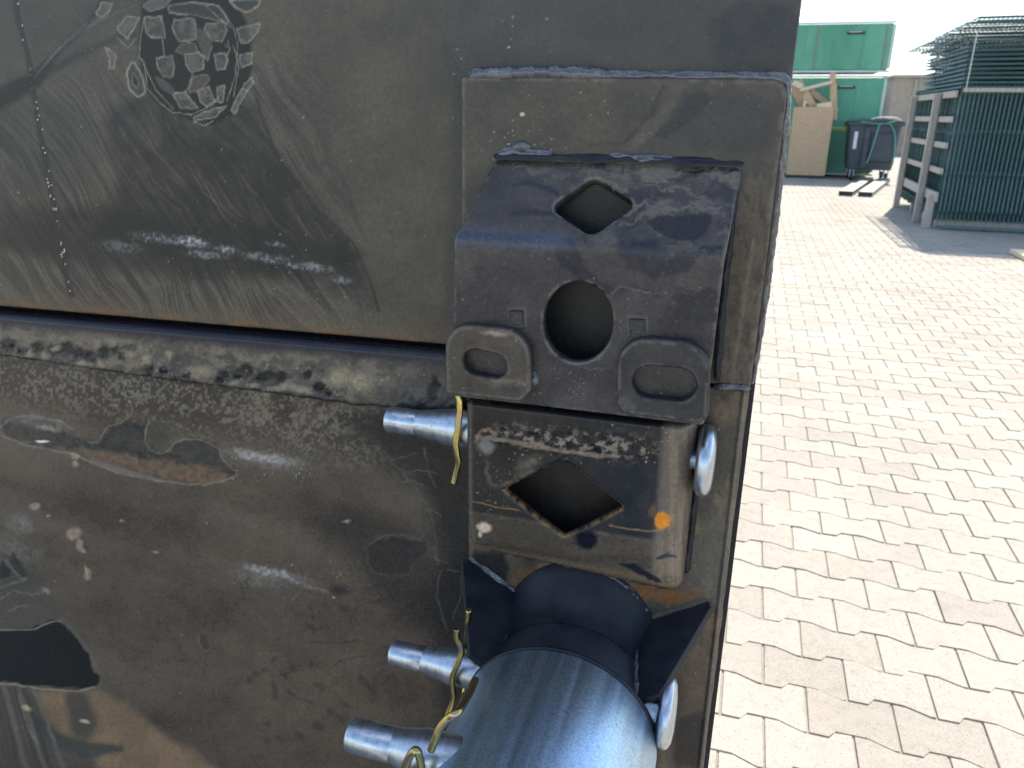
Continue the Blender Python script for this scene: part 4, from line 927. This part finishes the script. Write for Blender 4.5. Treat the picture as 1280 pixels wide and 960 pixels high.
clip([(594,850,.170),(588,864,.185),(579,880,.205),(571,891,.219),(561,897,.220),(551,908,.221),(545,922,.222),(539,937,.222)], .0029, 'gold wire clip bent over the large lower hitch pin at the bottom edge', [(503,985,.225),(506,962,.226),(513,944,.226),(520,938,.226),(525,948,.226),(527,965,.226),(528,990,.226)])

# ================================================================== the yard behind
M_GREEN = mat_simple('green_container_paint', (.065,.27,.165), (.125,.40,.255), 1.1, .38, .1, 3, (1,1,.45))
M_GREENL = mat_simple('pale_green_steel', (.36,.5,.42), (.5,.62,.52), 3, .5)
M_LIGHTFR = mat_simple('pale_grey_frame', (.5,.54,.55), (.66,.69,.68), 3, .5)
M_REDDISH = mat_simple('worn_red_strip', (.26,.2,.15), (.16,.27,.18), 5, .7)
M_DARK = mat_simple('dark_gap_rubber', (.03,.035,.04), (.06,.065,.07), 6, .6)
M_OSB = mat_simple('chipboard', (.42,.28,.16), (.62,.45,.29), 26, .8, .2, 60, (1,1,3))
M_WOOD = mat_simple('offcut_timber', (.42,.27,.15), (.62,.44,.27), 5, .75, .3, 40, (12,12,2))
M_WOODL = mat_simple('pale_offcut_timber', (.6,.46,.3), (.72,.6,.43), 5, .75, .3, 40, (12,12,2))
M_GREYWOOD = mat_simple('weathered_timber', (.30,.27,.235), (.46,.43,.385), 4, .85, .4, 30, (10,10,1.5))
M_MESH = mat_simple('dark_green_powder_coat', (.055,.115,.118), (.085,.165,.165), 20, .62)
M_BIN = mat_simple('dark_grey_bin_plastic', (.045,.058,.072), (.065,.08,.096), 5, .5, .1, 30)
M_CABLE = mat_simple('green_cable_loop', (.06,.27,.2), (.10,.34,.26), 6, .5)
M_LABEL = mat_simple('pale_sticker', (.55,.6,.62), (.66,.7,.72), 9, .5)
M_ALU = mat_simple('aluminium_profile', (.17,.165,.15), (.23,.222,.2), 6, .55, .1, 60, (1,8,1), .35)
M_FACADE = mat_simple('brown_rendered_wall', (.33,.27,.215), (.4,.335,.27), 3, .85, .1, 30)
M_HEDGE = mat_simple('hedge_leaves', (.07,.14,.02), (.14,.22,.04), 3, .6)
M_RUBBER = mat_simple('tyre_rubber', (.02,.02,.02), (.04,.04,.04), 8, .7)

YB = 20.25                                               # front of the containers
def bg(px, py, Y): return onY(px, py, Y)
# --- two green steel containers, one on the other
def container(x0, x1, z0, z1, y0, dp, label, latch, seams, pale):
    e = empty('steel_container', ((x0+x1)/2, y0+dp/2, z0), label, 'container', 'green steel containers')
    m = MB(); m.box((x0+.05, y0+.03, z0+.05), (x1-.05, y0+dp, z1-.05), None, .02); m.build('body', M_GREEN, e)
    for (a, b) in (((x0, y0, z0), (x1, y0+.10, z0+.045)), ((x0, y0, z1-.04), (x1, y0+.10, z1))):
        m = MB(); m.box(a, b, None, .012); m.build('rail', M_LIGHTFR, e)
    for xa in (x0, x1-.075):
        m = MB(); m.box((xa, y0-.004, z0+.08), (xa+.07, y0+.09, z1-.075), None, .012); m.build('corner_post', M_GREENL, e)
    for xs in seams:
        m = MB(); m.box((xs-.02, y0+.012, z0+.09), (xs+.02, y0+.036, z1-.085), None, .006); m.build('seam_strip', M_REDDISH, e)
    m = MB(); m.box((latch[0]-.19, y0-.004, latch[1]-.03), (latch[0]+.19, y0+.034, latch[1]+.03), None, .01); o = m.build('latch', M_DARK, e)
    m = MB(); m.box((latch[0]-.15, y0-.016, latch[1]+.012), (latch[0]+.13, y0-.003, latch[1]+.026)); m.build('handle', M_LIGHTFR, o)
    for k in range(int((x1-x0)/.62)):
        xx = x0+.35+k*.62
        if all(abs(xx-q) > .1 for q in seams): m = MB(); m.box((xx-.011, y0+.02, z0+.10), (xx+.011, y0+.034, z1-.10)); m.build('rib', M_GREEN, e)
    if pale:
        m = MB(); m.box((x0+.12, y0+.008, pale[0]), (x1-.09, y0+.05, pale[1]), None, .012); m.build('cross_rail', mat_simple('yellow_green_rail', (.30,.46,.13), (.4,.55,.2), 3, .5), e)
    return e
lx, rx = -2.6, bg(1110.5, 95, YB)[0]
z_b1 = bg(1110, 94, YB)[2]; z_t0 = bg(1111, 90.5, YB)[2]; z_t1 = bg(1121, 25.5, YB)[2]
container(lx, rx, .05, z_b1, YB, 2.3, 'green steel container on the ground behind the chipboard crate, under the second one', bg(1058,109,YB)[[0,2]], [bg(1100,150,YB)[0]], (bg(1050,161,YB)[2]-.05, bg(1050,161,YB)[2]+.05))
container(lx, rx+.01, z_t0, z_t1, YB-.02, 2.3, 'shorter green steel container stacked on top, against the bright sky', bg(1070,41,YB)[[0,2]], [bg(1020,60,YB)[0], bg(1106,60,YB)[0]], None)

# --- chipboard crate with timber offcuts
YC = 19.55
ca, cb = bg(983,222,YC), bg(1043,134,YC); cx0, cx1, cz1 = ca[0]-.02, cb[0], cb[2]
CR = empty('chipboard_crate', ((cx0+cx1)/2, YC+.5, 0), 'tall chipboard crate of timber offcuts standing in front of the green container', 'crate')
for lo, hi in (((cx0, YC, .07), (cx1, YC+.022, cz1)), ((cx0, YC+.98, .07), (cx1, YC+1.0, cz1)), ((cx0, YC+.025, .07), (cx0+.022, YC+.977, cz1-.004)), ((cx1-.022, YC+.025, .07), (cx1, YC+.977, cz1-.004))):
    m = MB(); m.box(lo, hi); m.build('panel', M_OSB, CR)
m = MB(); m.box((cx0+.025, YC+.03, .075), (cx1-.025, YC+.97, .10)); m.build('base_board', M_OSB, CR)
for yy in (YC+.05, YC+.45, YC+.85):
    m = MB(); m.box((cx0+.02, yy, 0), (cx1-.02, yy+.09, .068)); m.build('skid', M_DARK, CR)
def board(p0, p1, Y0, Y1, wd, th, mat, label):
    a, b = bg(*p0, Y0), bg(*p1, Y1); e = MB(); e.bar(a, b, wd, th, (0,-1,.2), .006)
    o = e.build('timber_offcut', mat, None); tag(o, label, 'timber', 'timber offcuts in the crate')
board((1041,150),(1041,91), 19.75, 19.78, .12, .05, M_WOOD, 'upright brown board at the right inside of the chipboard crate')
board((1044.5,150),(1044,104), 19.85, 19.85, .06, .05, M_WOODL, 'narrow pale upright batten right of the brown board in the crate')
board((1000,113),(1040,103), 19.70, 19.72, .07, .09, M_WOODL, 'pale batten lying slanted across the top of the crate')
board((1002,150),(1009,113), 19.66, 19.80, .07, .09, M_WOODL, 'short pale batten leaning at the left in the crate')
board((1007,117),(1026,150), 19.72, 19.80, .16, .05, M_WOOD, 'wide brown board slanting down through the crate')
board((994,103),(1016,150), 19.95, 20.00, .30, .04, M_WOOD, 'broad brown sheet standing at the back left of the crate')
board((1014,114),(1046,140), 20.05, 20.0, .13, .05, M_WOOD, 'brown offcut leaning right behind the slanted boards')
board((1021,133.5),(1040,131), 19.64, 19.62, .12, .09, M_WOODL, 'pale block end poking over the front edge of the crate')
board((992,104),(1003,109), 19.80, 19.66, .12, .10, M_WOODL, 'pale block on top at the left corner of the crate')

# --- wheeled refuse bin with two green cable loops
YD = 19.25
bx0, bx1 = bg(1064,160,YD)[0], bg(1128,160,YD)[0]; bz1 = bg(1095,150,YD)[2]
BN = empty('refuse_bin', ((bx0+bx1)/2, YD+.5, 0), 'dark grey four wheeled refuse bin with green cable loops beside the fence panels', 'refuse bin')
def tapered(m, x0, x1, y0, y1, z0, z1, k, b=.05):
    V = []
    for z, t in ((z0, k), (z0+.10, k*.8), ((z0+z1)/2, k*.4), (z1, 0.0)):
        for (px_, py_) in ((x0+b,y0),(x1-b,y0),(x1,y0+b),(x1,y1-b),(x1-b,y1),(x0+b,y1),(x0,y1-b),(x0,y0+b)):
            cx, cy = (x0+x1)/2, (y0+y1)/2; V.append((cx+(px_-cx)*(1-t), cy+(py_-cy)*(1-t), z))
    n = 8; f = [(i*n+j, i*n+(j+1) % n, (i+1)*n+(j+1) % n, (i+1)*n+j) for i in range(3) for j in range(n)]
    f += [tuple(range(n))[::-1], tuple(range(3*n, 4*n))]; m.add(np.array(V), f)
m = MB(); tapered(m, bx0, bx1, YD, YD+.95, .24, bz1-.10, .14); m.build('body', M_BIN, BN)
m = MB(); m.box((bx0-.05, YD-.05, bz1-.12), (bx1+.05, YD+1.0, bz1-.04), None, .02); m.build('rim', M_BIN, BN)
m = MB(); pts = [(bx0-.03+(bx1-bx0+.06)*k/8, .06*math.sin(math.pi*k/8)) for k in range(9)]
V = [(x, y, bz1-.035+z) for y in (YD-.04, YD+.99) for x, z in pts] + [(x, y, bz1-.042) for y in (YD-.04, YD+.99) for x, z in pts]
f = [(k, k+1, 9+k+1, 9+k) for k in range(8)] + [(18+k, k, k+1, 18+k+1)[::-1] for k in range(8)] + [(27+k, 9+k, 9+k+1, 27+k+1) for k in range(8)]
m.add(np.array(V), f); o = m.build('lid', M_BIN, BN)
m = MB(); m.tube(crom([(bx0+.35, YD-.02, bz1+.0), (bx0+.5, YD-.05, bz1+.05), (bx1-.2, YD-.05, bz1+.05), (bx1-.05, YD-.02, bz1)], 6), .014, 8); m.build('lid_handle', M_LIGHTFR, o)
m = MB(); m.box((bx0+.30, YD-.05, .27), (bx0+.40, YD+.03, bz1-.13), None, .02); m.build('front_rib', M_BIN, BN)
m = MB(); m.box((bx0+.44, YD-.012, .42), (bx1-.10, YD+.02, bz1-.26), None, .02); m.build('front_panel', M_BIN, BN)
m = MB(); a, b = bg(1065.5,186,YD-.02), bg(1073,164.5,YD-.02); m.box((a[0], YD-.03, a[2]), (b[0], YD+.012, b[2])); m.build('sticker', M_LABEL, BN)
for xx in (bx0+.16, bx1-.16):
    for yy in (YD+.14, YD+.78):
        m = MB(); m.lathe((xx-.025, yy, .09), (1,0,0), [(0,.02),(0,.075),(.008,.09),(.042,.09),(.05,.075),(.05,.02)], 20); w_ = m.build('wheel', M_RUBBER, BN)
        m = MB(); m.box((xx-.05, yy-.03, .09), (xx-.03, yy+.03, .26)); m.box((xx+.03, yy-.03, .09), (xx+.05, yy+.03, .26)); m.box((xx-.05, yy-.04, .235), (xx+.05, yy+.04, .262)); m.build('castor_fork', M_LIGHTFR, w_)
for pts in (((1083,205),(1088,192),(1095,170),(1099,157),(1102,153)), ((1109,153),(1115,158),(1119,170),(1118,190),(1115.5,206))):
    m = MB(); m.tube(crom([bg(x, y, YD-.07) for x, y in pts], 6), .016, 8); m.build('cable_loop', M_CABLE, BN)
m = MB(); m.tube(crom([bg(x, y, YD-.08) for x, y in ((1076,152),(1090,154),(1104,155),(1122,151))], 6), .013, 8); m.build('cable_loop', M_CABLE, BN)

# --- two aluminium box profiles on the paving
def profile(p0, p1, wd, ht, label):
    a, b = onG(*p0), onG(*p1); a[2] = b[2] = ht/2+.002; e = empty('aluminium_profile', a, label, 'metal profile', 'aluminium profiles on the paving')
    for (o0, o1, u, v) in ((0, ht/2-.004, wd, .008), (0, -ht/2+.004, wd, .008)):
        m = MB(); m.bar(a+np.array([0,0,o1]), b+np.array([0,0,o1]), u, v); m.build('flange', M_ALU, e)
    d = (b-a)/np.linalg.norm(b-a); s = np.array([d[1], -d[0], 0])
    for sg in (-1, 1):
        m = MB(); m.bar(a+s*sg*(wd/2-.004), b+s*sg*(wd/2-.004), .008, ht-.0165); m.build('web', M_ALU, e)
    m = MB(); m.bar(a+d*.05, a+d*.06, wd-.018, ht-.018); m.build('end_shade', M_DARK, e)  # dark sheet stands for the shade inside the open end
profile((1056.5,245.0),(1084,226.5), .235, .085, 'aluminium box profile on the paving, the one nearer the chipboard crate')
profile((1081,246.0),(1105,227.5), .235, .085, 'aluminium box profile on the paving, the one nearer the fence panels')

# --- stillage with green wire fence panels, standing in front and stacked flat on top
NB, FB, F0 = onG(1144, 277.5), onG(1119.5, 259.5), onG(1162, 285)
E2 = (FB-NB)/np.linalg.norm(FB-NB); E1 = np.array([E2[1], -E2[0], 0]); RA = math.atan2(E1[1], E1[0]); EZ = np.array([0, 0, 1.0])
F0 = F0 + 0*E1
def R3(a, b, z): return F0*[1,1,0] + E1*a + E2*b + EZ*z
RK = empty('timber_stillage', F0*[1,1,0], 'grey timber stillage frame that holds the green wire fence panels', 'storage rack')
ZS = onY(1173, 118, NB[1])[2]; bN = float((NB-F0) @ E2); aN = float((NB-F0) @ E1); bF = float((FB-F0) @ E2)
for (a, b) in ((aN, bN), (aN, bF)):
    m = MB(); m.bar(R3(a, b, 0), R3(a, b+.03, ZS+.02), .085, .07, tuple(E2), .008); m.build('post', M_GREYWOOD, RK)
m = MB(); m.bar(R3(aN+.02, -.03, 0), R3(aN+.03, -.03, .42), .10, .06, tuple(E2), .008); m.build('short_post', M_GREYWOOD, RK)
for z, dz in ((.40, .10), (.72, .05), (1.03, .05), (1.34, .05), (ZS-.01, .06)):
    m = MB(); m.bar(R3(aN+.072, -.10, z), R3(aN+.072, bF+.5, z), .045, dz+.02, (0,0,1), .006); m.build('rail', M_GREYWOOD, RK)
for b in (.10, 1.0, 2.0):
    m = MB(); m.bar(R3(aN+.14, b, .06), R3(2.75, b, .06), .09, .11, (0,0,1), .01); m.build('bearer', M_GREYWOOD, RK)
m = MB(); m.bar(R3(aN+.14, -.13, .035), R3(2.75, -.13, .035), .06, .035, (0,0,1), .008); m.build('sill_beam', M_MESH, RK)
for b in (-.10, .45, 1.0, 1.55, 2.1): 
    m = MB(); m.bar(R3(aN+.14, b, ZS+.035), R3(2.75, b, ZS+.035), .07, .05, (0,0,1), .006); m.build('top_batten', M_GREYWOOD, RK)

def rod(m, a, b, th):
    a = np.asarray(a, float); b = np.asarray(b, float); d = b-a; d = d/np.linalg.norm(d)
    u = np.cross(d, (0.3,0.2,.93)); u /= np.linalg.norm(u); v = np.cross(d, u)
    V = [q+th*(math.cos(k*2.0944)*u+math.sin(k*2.0944)*v) for q in (a, b) for k in range(3)]
    m.add(np.array(V), [(0,1,4,3),(1,2,5,4),(2,0,3,5)])
def upright_panel(nw=50, ht=1.63, pitch=.05):
    """vertical wires every 50 mm, doubled cross wires and V folds; local x along, z up"""
    m = MB(); zs = [0, .10, .13, .55, .58, .61, 1.05, 1.08, 1.11, 1.50, 1.53, ht]
    off = {.58: -.012, 1.08: -.012, .13: -.03, 1.53: -.008}
    for k in range(nw):
        x = k*pitch
        for i in range(len(zs)-1): rod(m, (x, off.get(zs[i], 0), zs[i]), (x, off.get(zs[i+1], 0), zs[i+1]), .0105)
    for z in (.10, .13, .55, .58, .61, 1.05, 1.08, 1.11, 1.50, 1.53):
        rod(m, (-.02, off.get(z, 0)-.006, z), ((nw-1)*pitch+.02, off.get(z, 0)+.008, z), .004)
    return m
um = upright_panel().build('fence_panel', M_MESH, None)
n_up = 44
for k in range(n_up):
    o = um if k == 0 else um.copy()
    if k: COL.objects.link(o)
    b = -.10 + k*.076; p = R3(aN + .13 + random.uniform(-.006, .006), b, .105 + random.uniform(0, .02))
    o.location = [float(q) for q in p]; o.rotation_euler = (random.uniform(-.01, .01), random.uniform(-.002,.002), RA+random.uniform(-.003, .003))
    tag(o, 'green wire fence panel standing upright at the very front of the stillage' if k == 0 else 'green wire fence panel standing upright behind the front one in the stillage', 'fence panel', 'upright fence panels in the stillage')
def flat_panel(nw=50, dp=2.9, pitch=.05):
    m = MB(); ys = [0, .06, .10, .14, .70, .74, .78, 1.30, 1.34, 1.38, 1.92, 1.96, 2.3, 2.6, dp]
    off_ = {.10: .03, .74: .03, 1.34: .03, 1.96: .025}
    for k in range(nw):
        x = k*pitch; off = off_ if k else {}
        for i in range(len(ys)-1): rod(m, (x, ys[i], off.get(ys[i], 0)), (x, ys[i+1], off.get(ys[i+1], 0)), .012 if k == 0 else .006)
    for y in (0.0, .06, .10, .14, .40, .70, .74, .78, 1.06, 1.30, 1.34, 1.38, 1.7, 1.92, 1.96, 2.3, 2.6, dp-.01):
        rod(m, (-.004, y, off_.get(y, 0)*.4+.008), ((nw-1)*pitch+.02, y, off_.get(y, 0)*.4+.008), .017 if y in (0.0, .06) else .009)
    return m
fm = flat_panel().build('fence_panel', M_MESH, None)
n_fl = 16; zt = bg(1190, 24, F0[1])[2]; z0 = ZS+.065
ovh = {15: (.04, .0), 14: (-.02, .02), 13: (-.08, .10), 12: (-.20, .25), 11: (-.06, .06)}
for k in range(n_fl):
    o = fm if k == 0 else fm.copy()
    if k: COL.objects.link(o)
    dx, dy = ovh.get(k, (random.uniform(-.012, .012), random.uniform(-.012, .012)))
    p = R3(aN+.12+dx, -.12+dy, z0+(zt-z0)*k/(n_fl-1)); o.location = [float(q) for q in p]
    o.rotation_euler = (random.uniform(-.006, .006), -.012*(k/15) + random.uniform(-.004, .004), RA+random.uniform(-.01, .01)+(.02 if k in (11, 12, 13) else 0))
    lab = 'green wire fence panel lying flat within the stack on top of the stillage'
    lab = 'green wire fence panel lying flat, %s from the bottom of the stack on the stillage' % ('first second third fourth fifth sixth seventh eighth ninth tenth eleventh twelfth thirteenth fourteenth fifteenth sixteenth'.split()[k])
    if k == 15: lab = 'green wire fence panel lying topmost on the stillage, against the sky'
    if k == 0: lab = 'green wire fence panel lying lowest in the flat stack on the stillage'
    if k == 12: lab = 'green wire fence panel jutting out furthest left from the flat stack'
    tag(o, lab, 'fence panel', 'flat fence panels stacked on the stillage')
m = MB(); m.tube([R3(aN+.16, -.155, z0-.05), R3(aN+.16, -.162, (z0+zt)/2), R3(aN+.162, -.16, zt-.14)], .006, 6); tag(m.build('lashing_strap', M_LABEL, None), 'thin pale strap running up the front left corner of the flat panel stack', 'strap')
a, b = onG(1269, 317.5), onG(1300, 333); a[2] += .03; b[2] += .03
m = MB(); m.bar(a, b, .12, .05, (0,0,1), .006); tag(m.build('timber_board', M_WOODL, None), 'pale timber board lying on the paving at the right edge', 'board')

# --- far end of the yard
w0 = bg(1119, 97, 34); w1 = bg(1119, 150, 34)
WL = empty('outbuilding', (w0[0]+5, 34, 0), 'plain brown outbuilding seen between the green containers and the fence panels', 'building')
m = MB(); m.box((w0[0], 34, 0), (w0[0]+11, 41, w0[2])); m.build('wall', M_FACADE, WL)
m = MB(); m.box((w0[0]-.12, 33.85, w0[2]+.002), (w0[0]+11.1, 41.1, w0[2]+.10)); m.build('roof_edge', M_GREYWOOD, WL)
m = MB(); m.box((w0[0]+.7, 33.93, .4), (w0[0]+.78, 33.998, w0[2]-.05)); m.build('downpipe', M_GREYWOOD, WL)
def shrub(x0, x1, y0, y1, h, n, seed, label):
    r = np.random.default_rng(seed); c = np.stack([r.uniform(x0, x1, n), r.uniform(y0, y1, n), r.uniform(0, 1, n)**.7*h], -1)
    c[:,2] *= .72+.35*fbm(c[:,0]*1.1, c[:,1]*1.1, seed, 3); d1 = r.normal(0, 1, (n, 3)); d1 /= np.linalg.norm(d1, axis=1)[:,None]; d2 = np.cross(d1, r.normal(0, 1, (n,3))); d2 /= np.linalg.norm(d2, axis=1)[:,None]
    s = r.uniform(.05, .12, n)[:,None]; V = np.stack([c-d1*s, c+d2*s*.5, c+d1*s, c-d2*s*.5], 1).reshape(-1, 3); q = np.arange(n*4).reshape(-1, 4)
    e = empty('hedge', ((x0+x1)/2, (y0+y1)/2, 0), label, 'hedge'); link('foliage', mesh_np('foliage', V, [q], M_HEDGE, False), e)
    m = MB()
    for k in range(9):
        x = x0+(x1-x0)*(k+.5)/9; m.tube([(x, (y0+y1)/2, 0), (x+.1, (y0+y1)/2, h*.4), (x-.05, (y0+y1)/2+.1, h*.7)], [.05,.035,.015], 6)
    m.build('stem', M_GREYWOOD, e)
shrub(w0[0]-9, w0[0]-.1, 36, 38, bg(1113, 104, 37)[2]*1.05, 16000, 5, 'bright green hedge just visible right of the container edge')
